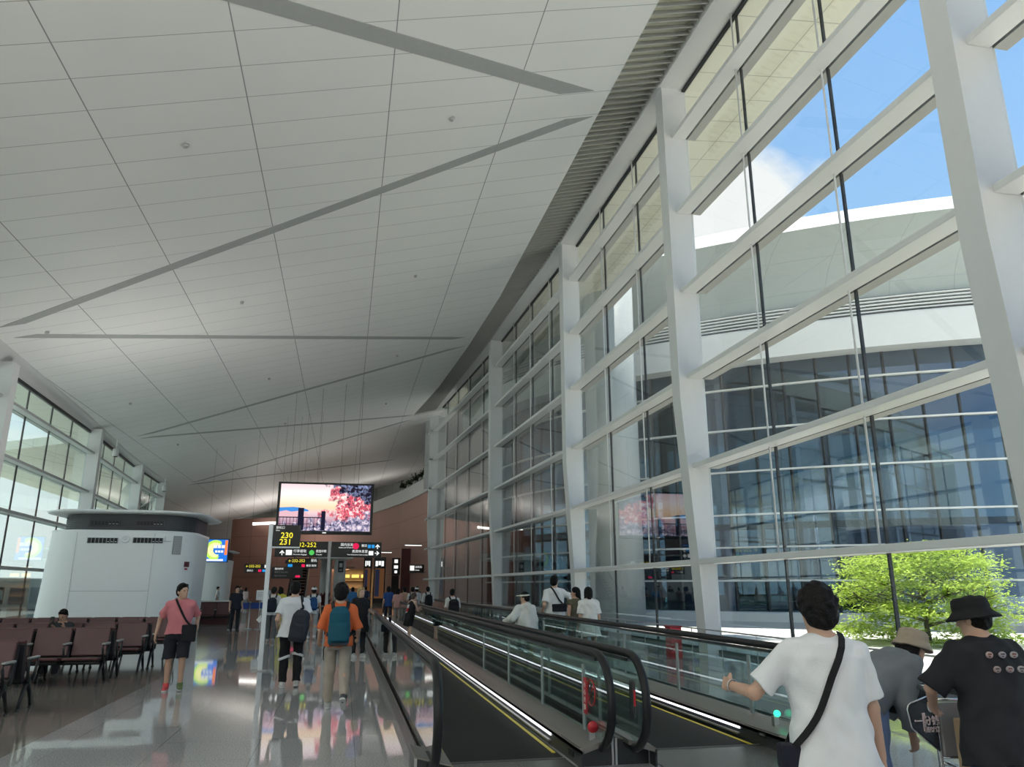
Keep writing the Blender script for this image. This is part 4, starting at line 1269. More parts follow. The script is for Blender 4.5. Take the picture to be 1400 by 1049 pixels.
# --- uniform desk: stanchions with blue belts, counter, notice
STC = mat('stanchion_steel', (.45, .45, .46), .3, metal=.8)
BLUEB = mat('belt_blue', (.012, .04, .22), .5)
px_ = [(-4.2, 32.7), (-3.62, 33.0), (-3.0, 33.4), (-2.35, 33.8)]
for i, (x, y) in enumerate(px_):
    r = thing('stanchion', ['stanchion with blue belt beside the uniformed person', 'second stanchion of the blue belt from the uniformed person', 'stanchion carrying the white notice', 'last stanchion of the blue belt, behind the white post'][i], 'stanchion', (x, y, 0), 0, None)
    m = MB(); m.lathe([(.16, 0), (.16, .03), (.03, .05), (.03, 1.0), (.04, 1.0), (.04, 1.06)], (0, 0, 0), 16); m.build('post', STC, r)
    if i < 3:
        dx, dy = px_[i + 1][0] - x, px_[i + 1][1] - y
        m = MB(); m.prism([(.03, -.006 + .0), (dx - .03, dy - .006), (dx - .03, dy + .006), (.03, .006)], .78, 1.02); m.build('belt', BLUEB, r)
r = thing('notice_stand', 'white paper notice on a stand above the blue belt', 'notice', (-3.25, 32.85, 0))
m = MB(); m.tube([(0, .05, 0), (0, .05, 1.2)], .015, 8); m.lathe([(.14, 0), (.14, .02), (.03, .03)], (0, .05, 0), 16); m.build('stand', STC, r)
m = MB(); m.box(-.15, 0, 1.12, .15, .02, 1.5); p = m.build('sheet', mat('paper_white', (.78, .79, .80), .6), r)
m = MB()
for k in range(4):
    m.box(-.10, -.004, 1.40 - k * .05, .10 - .03 * (k % 2), 0, 1.42 - k * .05)
m.build('print', MATS['ink_dim'], p)
ct = thing('service_counter', 'white service counter at the right edge of the large air unit', 'counter', (-5.6, 37.6, 0))
m = MB(); m.box(-.7, -.3, .98, .75, .3, 1.04, bev=.02); m.build('top', WHITE, ct)
m = MB(); m.box(-.6, -.25, 0, .62, .25, .98, bev=.01); m.build('cabinet', mat('counter_maroon', (.08, .022, .025), .5), ct)
r = thing('plant_pot', 'dark red leaved plant in a pot near the direction board post', 'plant', (-1.1, 45.0, 0))
m = MB(); m.lathe([(.22, 0), (.32, .55), (.28, .55), (.25, .45)], (0, 0, 0), 18); m.build('pot', SIGNB, r)
m = MB()
rnd = random.Random(3)
for k in range(220):
    a = rnd.uniform(0, 2 * PI); e = rnd.uniform(.1, 1.4); L = rnd.uniform(.4, .95)
    d = Vector((math.cos(a) * math.cos(e), math.sin(a) * math.cos(e), math.sin(e)))
    s_ = d.cross(Vector((0, 0, 1))).normalized() * .05
    p = Vector((0, 0, .55)) + d * L * .4; q = Vector((0, 0, .55)) + d * L
    mid = (p + q) / 2 + Vector((0, 0, .08))
    m.add([p, mid - s_, q, mid + s_], [(0, 1, 2, 3)])
m.build('leaves', mat('leaf_maroon', (.10, .018, .02), .5, var=.4), r)

# --- plants along the upper parapet
LEAFD = mat('leaf_dark', (.035, .060, .022), .6, var=.5)
for k, (x, y, s_) in enumerate(((6.75, 69.0, .8), (6.55, 71.0, .7), (6.25, 73.6, .9), (5.85, 76.5, .8), (5.45, 79.5, 1.0))):
    r = thing('parapet_plant', ['trailing green plant on the parapet nearest the glass wall', 'second green plant along the upper parapet', 'middle green plant along the upper parapet', 'fourth green plant along the upper parapet', 'green plant on the parapet farthest from the glass wall'][k], 'plant', (x - .0, y, 11.2))
    m = MB(); m.box(-.2, -.7, 0.05, .15, .7, .3, bev=.02); m.build('trough', mat('trough_grey', (.3, .3, .29), .6), r)
    m = MB()
    rnd = random.Random(50 + k)
    for q in range(260):
        c = Vector((rnd.gauss(0, .14), rnd.uniform(-.75, .75), .32 + abs(rnd.gauss(0, .28)) * s_))
        a = Vector((rnd.uniform(-1, 1), rnd.uniform(-1, 1), rnd.uniform(-.6, .8))).normalized() * .13
        b = a.orthogonal().normalized() * .06
        m.add([c - a, c - b, c + a, c + b], [(0, 1, 2, 3)])
    m.build('foliage', LEAFD, r)

# --- small ceiling fittings
SPR = mat('fitting_grey', (.42, .42, .41), .4)
k = 0
for yy, dist in ((19.4, 'nearest'), (31.3, 'second'), (43.5, 'third'), (56.0, 'fourth')):
    for xx, nm in ((-11.9, 'leftmost'), (-4.8, 'middle'), (2.35, 'rightmost')):
        if (yy, xx) == (19.4, -11.9):
            continue
        r = thing('ceiling_detector', '%s small detector in the %s row across the ceiling' % (nm, dist), 'detector', (xx, yy, zc(xx) - .015), 0, 'small detectors on the ceiling')
        m = MB(); m.lathe([(0.0, -.10), (.05, -.10), (.075, -.05), (.06, 0)], (0, 0, .01), 14); m.build('body', SPR, r)
        m = MB(); m.lathe([(.10, -.02), (.10, .0)], (0, 0, .03), 14); m.build('base', WHITE, r)
for x, y, lab in ((-14.2, 50.3, 'white bullet camera on the bulkhead beside the left glass wall'), (-15.2, 68.5, 'white bullet camera on the bulkhead at the far end of the left glass wall')):
    r = thing('security_camera', lab, 'camera', (x, y, 9.75))
    m = MB(); m.lathe([(.16, -.35), (.19, -.3), (.19, .1), (.1, .14)], (0, 0, 0), 16); m.build('housing', WHITE, r)
    m = MB(); m.tube([(0, 0, .1), (0, 0, .75)], .03, 8); m.build('bracket', WHITE2, r)
    m = MB(); m.lathe([(0, -.40), (.10, -.39), (.14, -.345)], (0, 0, 0), 14); m.build('lens', BLACK, r)

# ================================================================== OUTSIDE: tree, slats
tr_ = thing('garden_tree', 'bright green layered tree on the sunlit terrace outside', 'tree', (17.6, 21.2, -.03))
rnd = random.Random(11)
BARK = mat('bark', (.10, .085, .065), .8, var=.3, bump=.4, bscale=30)
mt_ = MB(); tips = []
def branch(p, d, L, r, depth):
    pts = [p]; q = Vector(p)
    for i in range(4):
        d = (d + Vector((rnd.uniform(-.18, .18), rnd.uniform(-.18, .18), rnd.uniform(-.06, .08)))).normalized()
        q = q + d * L / 4; pts.append(Vector(q))
    mt_.tube(pts, [r * (1 - .12 * i) for i in range(5)], 6)
    if depth == 0:
        tips.append(pts[-1]); tips.append(pts[2]); return
    n = 3 if depth > 1 else 3
    for i in range(n):
        a = rnd.uniform(0, 2 * PI)
        nd = (d * .55 + Vector((math.cos(a), math.sin(a), rnd.uniform(-.05, .45))) * .8).normalized()
        branch(pts[-1 if i else 3], nd, L * .72, r * .6, depth - 1)
branch(Vector((0, 0, 0)), Vector((.05, 0, 1)), .75, .10, 1)
for k in range(9):
    a = k * 2.4; z = .5 + .13 * k
    branch(Vector((.02, 0, z)), Vector((math.cos(a), math.sin(a), .30)).normalized(), 1.25 - .05 * k, .055, 2)
mt_.build('trunk', BARK, tr_)
lf = MB()
def leaf(c, s, mi):
    u = Vector((rnd.uniform(-1, 1), rnd.uniform(-1, 1), rnd.uniform(-.35, .35))).normalized()
    v = u.cross(Vector((rnd.uniform(-.5, .5), rnd.uniform(-.5, .5), 1))).normalized()
    lf.add([c - u * s, c - v * s * .45, c + u * s, c + v * s * .45], [(0, 1, 2, 3)], mi=mi)
for layer in range(290):
    z = rnd.uniform(.08, 2.85)
    R = 2.85 * math.sqrt(max(.05, 1 - ((z - 0.95) / 2.1) ** 2))
    a = rnd.uniform(0, 2 * PI); rr = R * math.sqrt(rnd.uniform(.10, 1))
    c0 = Vector((math.cos(a) * rr, math.sin(a) * rr * .85, z))
    w = rnd.uniform(.30, .62)
    for k in range(85):
        c = c0 + Vector((rnd.gauss(0, w * .6), rnd.gauss(0, w * .6), rnd.gauss(0, .075)))
        leaf(c, rnd.uniform(.045, .09), 0)
lm, t_, out_ = nodes('leaf_green')
di = t_.nodes.new('ShaderNodeBsdfDiffuse'); tl = t_.nodes.new('ShaderNodeBsdfTranslucent')
co_ = t_.nodes.new('ShaderNodeTexCoord'); nz_ = t_.nodes.new('ShaderNodeTexNoise'); nz_.inputs['Scale'].default_value = 5
t_.links.new(co_.outputs['Object'], nz_.inputs['Vector'])
mx_ = t_.nodes.new('ShaderNodeMix'); mx_.data_type = 'RGBA'; mx_.inputs['A'].default_value = (.30, .44, .06, 1); mx_.inputs['B'].default_value = (.56, .68, .16, 1)
t_.links.new(nz_.outputs[0], mx_.inputs['Factor'])
t_.links.new(mx_.outputs['Result'], di.inputs[0]); t_.links.new(mx_.outputs['Result'], tl.inputs[0])
ms_ = t_.nodes.new('ShaderNodeMixShader'); ms_.inputs[0].default_value = .4
t_.links.new(di.outputs[0], ms_.inputs[1]); t_.links.new(tl.outputs[0], ms_.inputs[2]); t_.links.new(ms_.outputs[0], out_.inputs[0])
lf.build('foliage', lm, tr_)
# slatted terrace grating outside the glass
sl = thing('terrace_bench', 'white slatted terrace bench just outside the glass near the red post', 'bench', (11.3, 20.4, -.03))
for k in range(5):
    m = MB(); m.box(-1.4, -.9 + k * .42, .26, 1.6, -.68 + k * .42, .31, M=Matrix.Rotation(math.radians(-8), 4, 'Z')); m.build('slat', O_WHITE, sl)
for x in (-1.2, 1.3):
    m = MB(); m.box(x, -.8, 0, x + .12, .95, .26, M=Matrix.Rotation(math.radians(-8), 4, 'Z')); m.build('leg', O_GREY, sl)
# --- outside left: boarding bridge and stand lamp
jb = thing('boarding_bridge', 'grey boarding bridge on the apron outside the left glass wall', 'boarding bridge', (-30, 74, -5))
m = MB(); m.box(-12, -1.6, 4.2, 12, 1.6, 7.4, bev=.3, M=Matrix.Rotation(math.radians(72), 4, 'Z')); m.build('tunnel', mat('bridge_grey', (.42, .47, .48), .5), jb)
for x in (-7, 6):
    m = MB(); m.box(x, -.5, 0, x + 1, .5, 4.3, M=Matrix.Rotation(math.radians(72), 4, 'Z')); m.build('leg', mat('bridge_leg', (.3, .32, .33), .5), jb)
m = MB()
for k in range(9):
    m.box(-11 + k * 2.5, -1.66, 5.2, -9.2 + k * 2.5, -1.58, 6.6, M=Matrix.Rotation(math.radians(72), 4, 'Z'))
m.build('window_band', O_GLASS, jb)
# --- luggage trolley
tl_ = thing('luggage_trolley', 'steel luggage trolley with a black advert panel between the stooping and the black-clad person', 'trolley', (3.85, 4.70, 0))
TUBE = mat('trolley_tube', (.62, .62, .62), .22, metal=.95)
m = MB()
m.tube([(0.005, -.02, .02), (0.005, -.02, .90), (.005, .02, .955), (.005, .10, .965)], .017, 10)
m.tube([(0.245, -.06, .02), (0.245, -.06, .90), (.245, -.02, .955), (.245, .06, .965)], .017, 10)
m.tube([(.005, .10, .965), (.245, .06, .965)], .017, 8)
m.tube([(.005, -.02, .90), (.245, -.06, .90)], .010, 8)
m.tube([(.005, -.02, .55), (.245, -.06, .55)], .010, 8)
m.tube([(.005, -.02, .52), (.10, -.03, .50), (.12, .1, .30), (.12, .7, .22)], .014, 8)
m.build('frame', TUBE, tl_)
m = MB(); m.box(.015, -.055, .56, .235, -.03, .885, bev=.004); m.build('back_panel', mat('trolley_panel', (.27, .26, .26), .4), tl_)
m = MB(); m.box(-.05, 0.0, .16, .32, .95, .19, bev=.01); m.build('deck', mat('trolley_deck', (.35, .35, .36), .35, metal=.6), tl_)
for x, y in ((-.02, .05), (.29, .05), (-.02, .88), (.29, .88)):
    m = MB(); m.lathe([(.0, -.02), (.075, -.02), (.075, .02), (.0, .02)], (0, 0, 0), 20); w_ = m.build('wheel', BLACK, tl_)
    w_.rotation_euler = (0, PI / 2, 0); w_.location = (x, y, .075)
    m = MB(); m.box(x - .03, y - .02, .09, x + .03, y + .02, .17); m.build('caster_fork', TUBE, tl_)
# side advert panel
AP = [(-.212, .700), (-.205, .835), (-.185, .862), (-.02, .925), (-.012, .60), (-.19, .735)]
A_ = [(-.215, .865), (-.01, .935), (-.006, .590), (-.195, .735)]
m = MB(); m.prism([(-.205, .845), (-.198, .868), (-.175, .880), (-.012, .930), (-.006, .595), (-.178, .730), (-.19, .745)], -.045, -.028, axis='y'); ap = m.build('advert_panel', mat('advert_black', (.012, .014, .022), .25), tl_)
m = MB()
m.tube([(-.006, -.036, .590), (-.180, -.036, .724), (-.194, -.036, .74), (-.210, -.036, .85), (-.20, -.036, .873), (-.178, -.036, .887), (-.008, -.036, .937)], .006, 8); m.build('panel_rim', TUBE, tl_)
m = MB(); m.lathe([(0, 0), (.034, 0), (.034, .003), (0, .003)], (0, 0, 0), 24, sx=.62); k = m.build('logo_disc', mat('logo_white', (.75, .76, .80), .4), ap)
k.rotation_euler = (PI / 2, 0, 0); k.location = (-.046, -.046, .862)
m = MB(); m.lathe([(0, 0), (.014, 0), (.014, .002), (0, .002)], (0, 0, 0), 16, sx=.7, sy=1.2); q = m.build('logo_mark', mat('logo_blue', (.02, .05, .3), .4), ap); q.rotation_euler = (PI / 2, 0, 0); q.location = (-.046, -.05, .862)
PINK = mat('advert_pink', (.80, .62, .60), .5)
SH = (PI / 2, 0, 0)
text('1', .15, PINK, ap, (-.105, -.048, .765), ext=.001, bold=.004)
text('分钱', .058, PINK, ap, (-.050, -.048, .775), ext=.001, bold=.002)
text('随时订', .038, PINK, ap, (-.050, -.048, .722), ext=.001, bold=.001)
m = MB(); m.box(-.175, -.049, .775, -.165, -.046, .785); m.box(-.16, -.049, .776, -.12, -.046, .782); m.build('small_print', PINK, ap)

# ================================================================== PEOPLE
# bodies and clothes are smooth unions of tapered volumes, meshed with surface nets
def surface_nets(d, org, h):
    s = d < 0
    c = s[:-1, :-1, :-1].astype(np.int8)
    cnt = np.zeros_like(c)
    for i in (0, 1):
        for j in (0, 1):
            for k in (0, 1):
                cnt += s[i:s.shape[0] - 1 + i, j:s.shape[1] - 1 + j, k:s.shape[2] - 1 + k]
    act = (cnt > 0) & (cnt < 8)
    I = np.argwhere(act)
    if len(I) == 0:
        return np.zeros((0, 3)), np.zeros((0, 4), int)
    idx = -np.ones(act.shape, np.int32)
    idx[act] = np.arange(len(I))
    cor = [(i, j, k) for i in (0, 1) for j in (0, 1) for k in (0, 1)]
    val = np.stack([d[I[:, 0] + a, I[:, 1] + b, I[:, 2] + e] for a, b, e in cor], 1)
    acc = np.zeros((len(I), 3)); n = np.zeros(len(I))
    for a in range(8):
        for b in range(a + 1, 8):
            ca, cb_ = np.array(cor[a]), np.array(cor[b])
            if np.abs(ca - cb_).sum() != 1:
                continue
            va, vb = val[:, a], val[:, b]
            m = (va < 0) != (vb < 0)
            t = np.where(m, va / np.where(m, va - vb, 1), 0)
            acc += np.where(m[:, None], ca + t[:, None] * (cb_ - ca), 0); n += m
    V = org + (I + acc / n[:, None]) * h
    F = []
    for ax in range(3):
        sl0 = [slice(None)] * 3; sl1 = [slice(None)] * 3
        sl0[ax] = slice(0, -1); sl1[ax] = slice(1, None)
        a, b = s[tuple(sl0)], s[tuple(sl1)]
        o1, o2 = [q for q in range(3) if q != ax]
        E_ = np.argwhere(a != b)
        ok = (E_[:, o1] > 0) & (E_[:, o2] > 0) & (E_[:, o1] < act.shape[o1]) & (E_[:, o2] < act.shape[o2]) & (E_[:, ax] < act.shape[ax])
        E_ = E_[ok]
        flip = a[tuple(E_.T)]
        q = []
        for (u, w) in ((-1, -1), (0, -1), (0, 0), (-1, 0)):
            e = E_.copy(); e[:, o1] += u; e[:, o2] += w
            q.append(idx[tuple(e.T)])
        q = np.stack(q, 1)
        if ax == 1:
            flip = ~flip
        q[~flip] = q[~flip][:, ::-1]
        F.append(q)
    F = np.concatenate(F)
    return V, F[(F >= 0).all(1)]

class Vol:
    """list of volumes joined by a smooth union"""
    def __init__(self):
        self.p = []
    def cone(self, a, b, r1, r2, k=0.02, cuts=(), sub=False):
        a = np.array(a, float); b = np.array(b, float)
        R = max(r1, r2)
        def f(P):
            ab = b - a; L = max(ab @ ab, 1e-9)
            t = np.clip(((P - a) @ ab) / L, 0, 1)
            return np.linalg.norm(P - a - t[..., None] * ab, axis=-1) - (r1 + (r2 - r1) * t)
        self.p.append((f, np.minimum(a, b) - R, np.maximum(a, b) + R, k, cuts, sub)); return self
    def ell(self, c, r, R=None, k=0.02, cuts=(), sub=False):
        c = np.array(c, float); r = np.array(r, float)
        R = np.eye(3) if R is None else np.array(R, float)
        def f(P):
            q = (P - c) @ R.T
            a = np.linalg.norm(q / r, axis=-1); b = np.linalg.norm(q / (r * r), axis=-1)
            return a * (a - 1) / np.maximum(b, 1e-6)
        m = r.max()
        self.p.append((f, c - m, c + m, k, cuts, sub)); return self
    def stack(self, o, R, prof, k=0.02, cuts=(), sub=False):
        """elliptic sections (height, rx, ry, forward offset) along the up axis of frame R (rows right, forward, up)"""
        o = np.array(o, float); R = np.array(R, float); pr = np.array(prof, float)
        def f(P):
            q = (P - o) @ R.T
            h = q[..., 2]
            rx = np.interp(h, pr[:, 0], pr[:, 1]); ry = np.interp(h, pr[:, 0], pr[:, 2]); oy = np.interp(h, pr[:, 0], pr[:, 3])
            x = q[..., 0] / rx; y = (q[..., 1] - oy) / ry
            rr = (np.abs(x) ** 2.3 + np.abs(y) ** 2.3) ** (1 / 2.3)
            e = (rr - 1) * np.minimum(rx, ry)
            return np.maximum(e, np.maximum(pr[0, 0] - h, h - pr[-1, 0]))
        m = pr[:, 1:3].max() + .08
        ends = np.array([o + R[2] * pr[0, 0], o + R[2] * pr[-1, 0]])
        self.p.append((f, ends.min(0) - m, ends.max(0) + m, k, cuts, sub)); return self
    def mesh(self, name, h, wrinkle=0.0, wscale=30.0, seed=0.0, cuts=()):
        pos = [p for p in self.p if not p[5]]
        lo = np.min([p[1] for p in pos], 0) - 3 * h - wrinkle; hi = np.max([p[2] for p in pos], 0) + 3 * h + wrinkle
        n = np.ceil((hi - lo) / h).astype(int) + 1
        D = np.full(n, 0.06, np.float32)
        for f, a, b, k, cu, sub in self.p:
            i0 = np.clip(np.floor((a - lo - k - .03) / h).astype(int), 0, n - 1); i1 = np.clip(np.ceil((b - lo + k + .03) / h).astype(int) + 1, 1, n)
            if (i1 <= i0).any():
                continue
            g = [lo[q] + h * np.arange(i0[q], i1[q]) for q in range(3)]
            P = np.stack(np.meshgrid(*g, indexing='ij'), -1)
            v = f(P)
            for pt, nr in cu:
                v = np.maximum(v, (P - np.array(pt)) @ np.array(nr))
            S = D[i0[0]:i1[0], i0[1]:i1[1], i0[2]:i1[2]]
            if sub:
                S[...] = np.maximum(S, -v)
            else:
                hh = np.maximum(k - np.abs(S - v), 0) / k
                S[...] = np.minimum(S, v) - hh * hh * k * 0.25
        if wrinkle > 0 or cuts:
            g = [lo[q] + h * np.arange(n[q]) for q in range(3)]
            X, Y, Z = np.meshgrid(*g, indexing='ij', sparse=True)
            if wrinkle > 0:
                w = wscale
                D += wrinkle * (np.sin(w * X + 4 * np.sin(w * .22 * Z + seed) + seed) * .5 + np.sin(w * .8 * Y + 3.2 * np.sin(w * .30 * Z + 2 * seed) + 1.3) * .35
                                + np.sin(w * .55 * Z + 2.6 * np.sin(w * .35 * X + seed) + 2 * np.sin(w * .3 * Y)) * .45).astype(np.float32)
            for pt, nr in cuts:
                D = np.maximum(D, (X - pt[0]) * nr[0] + (Y - pt[1]) * nr[1] + (Z - pt[2]) * nr[2])
        D = np.asarray(D, np.float32)
        D[0], D[-1], D[:, 0], D[:, -1], D[:, :, 0], D[:, :, -1] = .06, .06, .06, .06, .06, .06
        V, F = surface_nets(D, lo, h)
        me = bpy.data.meshes.new(name)
        me.vertices.add(len(V)); me.vertices.foreach_set('co', V.astype(np.float32).ravel())
        me.loops.add(len(F) * 4); me.loops.foreach_set('vertex_index', F.astype(np.int32).ravel())
        me.polygons.add(len(F)); me.polygons.foreach_set('loop_start', np.arange(0, len(F) * 4, 4, dtype=np.int32))
        me.update(calc_edges=True)
        me.polygons.foreach_set('use_smooth', [True] * len(F))
        me.validate(); me.update()
        return me

def nv(v):
    v = np.array(v, float)
    return v / max(np.linalg.norm(v), 1e-9)
def ik(a, t, l1, l2, pole):
    a = np.array(a, float); t = np.array(t, float)
    d = t - a; L = np.linalg.norm(d)
    if L > (l1 + l2) * .998:
        d = d / L * (l1 + l2) * .998; L = np.linalg.norm(d); t = a + d
    u = d / L
    x = (l1 * l1 - l2 * l2 + L * L) / (2 * L); hh = math.sqrt(max(l1 * l1 - x * x, 0))
    p = np.array(pole, float); p = nv(p - u * (p @ u))
    return a + u * x + p * hh, t
SKIN = {}
def skin(tone=0):
    cols = [(.50, .31, .22), (.42, .24, .165), (.56, .37, .28), (.30, .17, .12)]
    return mat('skin_%d' % tone, cols[tone], .5, var=.06, scale=20)
def cloth(col, key=None):
    key = 'cloth_%03d_%03d_%03d' % tuple(int(c * 999) for c in col)
    return mat(key, col, .8, var=.07, scale=9, bump=.25, bscale=220, spec=.25)
HAIRB = mat('hair_black', (.008, .007, .007), .62, var=.5, scale=60, bump=.6, bscale=90, spec=.15)

class Fig:
    pass
def person(label, x, y, face=0.0, H=1.70, q=.012, build=1.0, tone=0, lean=0.0, legs=((8, 4), (-8, 10)), arms=None, head=(0, 0), hairstyle='short', hair=HAIRB,
           shirt=None, sleeve=.55, hem=-.10, loose=.022, pants=None, plen=2.0, ploose=.0, shoes=None, seated=False, z=0.0, wr=.005, group=None, fingers=True, side=0.0, sleevecol=None, dress=None, sock=None, armcurl=.5):
    """stand a figure at (x,y), facing `face` degrees clockwise from +Y. legs: (thigh forward deg, knee bend deg) left, right.
    arms: {'L':hand target or None,...} in figure axes (right, forward, up) scaled to 1.70 m."""
    s = H / 1.70
    root = thing('person', label, 'person', (x, y, z), -math.radians(face), group)
    f = Fig(); f.root = root; f.s = s; f.q = q
    R0 = np.eye(3)
    cl, sl_ = math.cos(math.radians(lean)), math.sin(math.radians(lean))
    cs, ss = math.cos(math.radians(side)), math.sin(math.radians(side))
    up = np.array([ss, sl_ * cs, cl * cs]); up = nv(up)
    rt = nv(np.array([1, 0, 0]) - up * up[0]); fw = np.cross(up, rt)
    T = np.array([rt, fw, up])
    # legs first, from a provisional hip height
    hipw = .098 * (0.5 + .5 * build)
    L1, L2 = .415, .41
    def leg(sd, th, kn):
        hp = np.array([sd * hipw, 0, 0.0])
        a = math.radians(th); b = math.radians(th - kn)
        k = hp + L1 * np.array([sd * .01, math.sin(a), -math.cos(a)])
        an = k + L2 * np.array([sd * .005, math.sin(b), -math.cos(b)])
        return hp, k, an, b
    lg = [leg(-1, *legs[0]), leg(1, *legs[1])]
    low = min(l[2][2] for l in lg)
    hz = .085 - low
    if seated:
        hz = .50
    hip = np.array([0, 0, hz])
    lg = [(a + hip, b + hip, c + hip, an) for a, b, c, an in lg]
    f.hip, f.T, f.lg = hip * s, T, lg
    W = lambda r, fo, u: hip + rt * r + fw * fo + up * u
    bw = build
    body_prof = [(-.10, .14 * bw, .10, -.01), (0.0, .160 * bw, .115, -.01), (.14, .142 * bw, .105 * (.6 + .4 * bw), .0), (.30, .158 * bw, .108, .005), (.40, .150 * bw, .098, -.005), (.465, .100 * bw, .072, -.012), (.50, .070, .06, -.012)]
    shz = .412
    shd = {-1: W(-.166 * (.4 + .6 * bw), -.008, shz), 1: W(.166 * (.4 + .6 * bw), -.008, shz)}
    UA, FA = .285, .25
    A = {}
    arms = arms or {}
    for sd, key in ((-1, 'L'), (1, 'R')):
        tg = arms.get(key)
        if tg is None:
            tgt = shd[sd] + np.array([sd * .075, .06, -.505])
            pole = np.array([sd * .12, -1, 0.0])
        else:
            tgt = np.array(tg[:3]); pole = np.array(tg[3]) if len(tg) > 3 else np.array([sd * .2, -1, -.2])
        el, wrt = ik(shd[sd], tgt, UA, FA, pole)
        A[sd] = (shd[sd], el, wrt)
    f.A = A
    neck0 = W(0, -.012, .485)
    hc = W(0, .012, .62) + np.array([0, .02 * (lean > 25), 0])
    yaw_, pit_ = math.radians(head[0]), math.radians(head[1] + lean * .35)
    cy, sy, cp, sp = math.cos(yaw_), math.sin(yaw_), math.cos(pit_), math.sin(pit_)
    hf = np.array([sy * cp, cy * cp, -sp]); hr = np.array([cy, -sy, 0]); hu = np.cross(hr, hf)
    HM = np.array([hr, hf, hu]); f.HM = HM; f.hc = hc
    Hd = lambda r, fo, u: hc + hr * r + hf * fo + hu * u
    f.Hd = Hd; f.W = W
    # ---------------- body
    B = Vol()
    sc_ = lambda v: np.array(v) * s
    def cone(V, a, b, r1, r2, **k): V.cone(sc_(a), sc_(b), r1 * s, r2 * s, **k)
    def ell(V, c, r, R=None, **k): V.ell(sc_(c), np.array(r) * s, R, **k)
    def stack(V, o, R, prof, **k): V.stack(sc_(o), R, [tuple(np.array(p) * s) for p in prof], **k)
    f.cone, f.ell, f.stack = cone, ell, stack
    stack(B, hip, T, body_prof, k=.03)
    for sd in (-1, 1):
        cone(B, W(sd * .05, -.012, .47), shd[sd], .045, .052, k=.04)
        a, e, w = A[sd]
        cone(B, a, e, .047 * (.4 + .6 * bw), .037, k=.03); cone(B, e, w, .037, .026, k=.015)
    cone(B, neck0, Hd(0, -.02, -.06), .055, .052, k=.03)
    # head: skull, face, jaw, nose, ears, lips, brow
    ell(B, Hd(0, -.008, .035), (.074, .094, .088), HM, k=.02)
    ell(B, Hd(0, .022, -.025), (.062, .068, .085), HM, k=.03)
    ell(B, Hd(0, .05, -.085), (.036, .032, .028), HM, k=.03)
    if q < .018:
        cone(B, Hd(0, .088, .012), Hd(0, .106, -.030), .008, .013, k=.012)
        ell(B, Hd(0, .076, .026), (.05, .014, .010), HM, k=.014)
        ell(B, Hd(0, .082, -.062), (.022, .010, .007), HM, k=.008)
        for sd in (-1, 1):
            ell(B, Hd(sd * .076, -.008, -.010), (.011, .020, .032), HM, k=.008)
            ell(B, Hd(sd * .030, .092, .008), (.014, .010, .009), HM, k=.008, sub=True)
    for sd, (hp, kn, an, b) in zip((-1, 1), lg):
        cone(B, hp, kn, .082, .054, k=.03); cone(B, kn, an, .053, .036, k=.02)
        ell(B, kn + (an - kn) * .3 + np.array([0, -.022, 0]), (.040, .042, .085), None, k=.03)
    # hands: palm, four fingers, thumb
    f.hand = {}
    for sd in (-1, 1):
        a, e, w = A[sd]
        d = nv(w - e)
        tdir = np.array([0, 1.0, .15]) if abs(d[1]) < .8 else np.array([-sd * .3, 0, 1.0])
        th = nv(tdir - d * (tdir @ d))
        n = np.cross(d, th)
        inw = np.array([-sd, 0, 0.0]) if abs(d[0]) < .8 else np.array([0, 0, -1.0])
        if n @ inw < 0:
            n = -n
        Rm = np.array([th, n, d])
        pc = w + d * .045
        ell(B, pc, (.040, .016, .050), Rm, k=.018)
        f.hand[sd] = w + d * .09
        if fingers:
            for i, (off, ln) in enumerate(((.029, .072), (.010, .080), (-.010, .074), (-.027, .058))):
                b0 = w + d * .080 + th * off
                c1 = armcurl * (.7 + .12 * i)
                d1 = nv(d * math.cos(c1) + n * math.sin(c1)); d2 = nv(d * math.cos(2.1 * c1) + n * math.sin(2.1 * c1)); d3 = nv(d * math.cos(2.9 * c1) + n * math.sin(2.9 * c1))
                p1 = b0 + d1 * ln * .48; p2 = p1 + d2 * ln * .32; p3 = p2 + d3 * ln * .22
                cone(B, b0, p1, .0098, .0088, k=.006); cone(B, p1, p2, .0088, .0080, k=.003); cone(B, p2, p3, .0080, .0070, k=.003)
            t0 = w + d * .025 + th * .026
            t1 = t0 + nv(th * .7 + d * .8 + n * .35) * .042; t2 = t1 + nv(th * .25 + d + n * .5) * .034
            cone(B, t0, t1, .015, .0105, k=.012); cone(B, t1, t2, .0105, .0085, k=.004)
    f.body = link_mesh('body', B.mesh('body', q), skin(tone), root)
    # ---------------- clothes
    lz = loose
    if shirt is not None:
        V = Vol()
        sp_ = [(h_, rx + lz, ry + lz * .9, oy) for h_, rx, ry, oy in body_prof if h_ > hem + .02]
        h0 = body_prof[1]
        base = [(hem, (h0[1] + lz * 1.45) if hem < .02 else .15 * bw + lz * 1.4, (h0[2] + lz * 1.2), h0[3])]
        if hem < -.12:
            base = [(hem, h0[1] + lz * 2.0, h0[2] + lz * 1.7, h0[3])] + [(-.10, h0[1] + lz * 1.5, h0[2] + lz * 1.3, h0[3])]
            sp_ = [p for p in sp_ if p[0] > -.09]
        sp_ = base + [p for p in sp_ if p[0] < .47] + [(.478, .092 * bw + lz * .5, .075 + lz * .6, -.012), (.50, .076, .066, -.012)]
        stack(V, hip, T, sp_, k=.03)
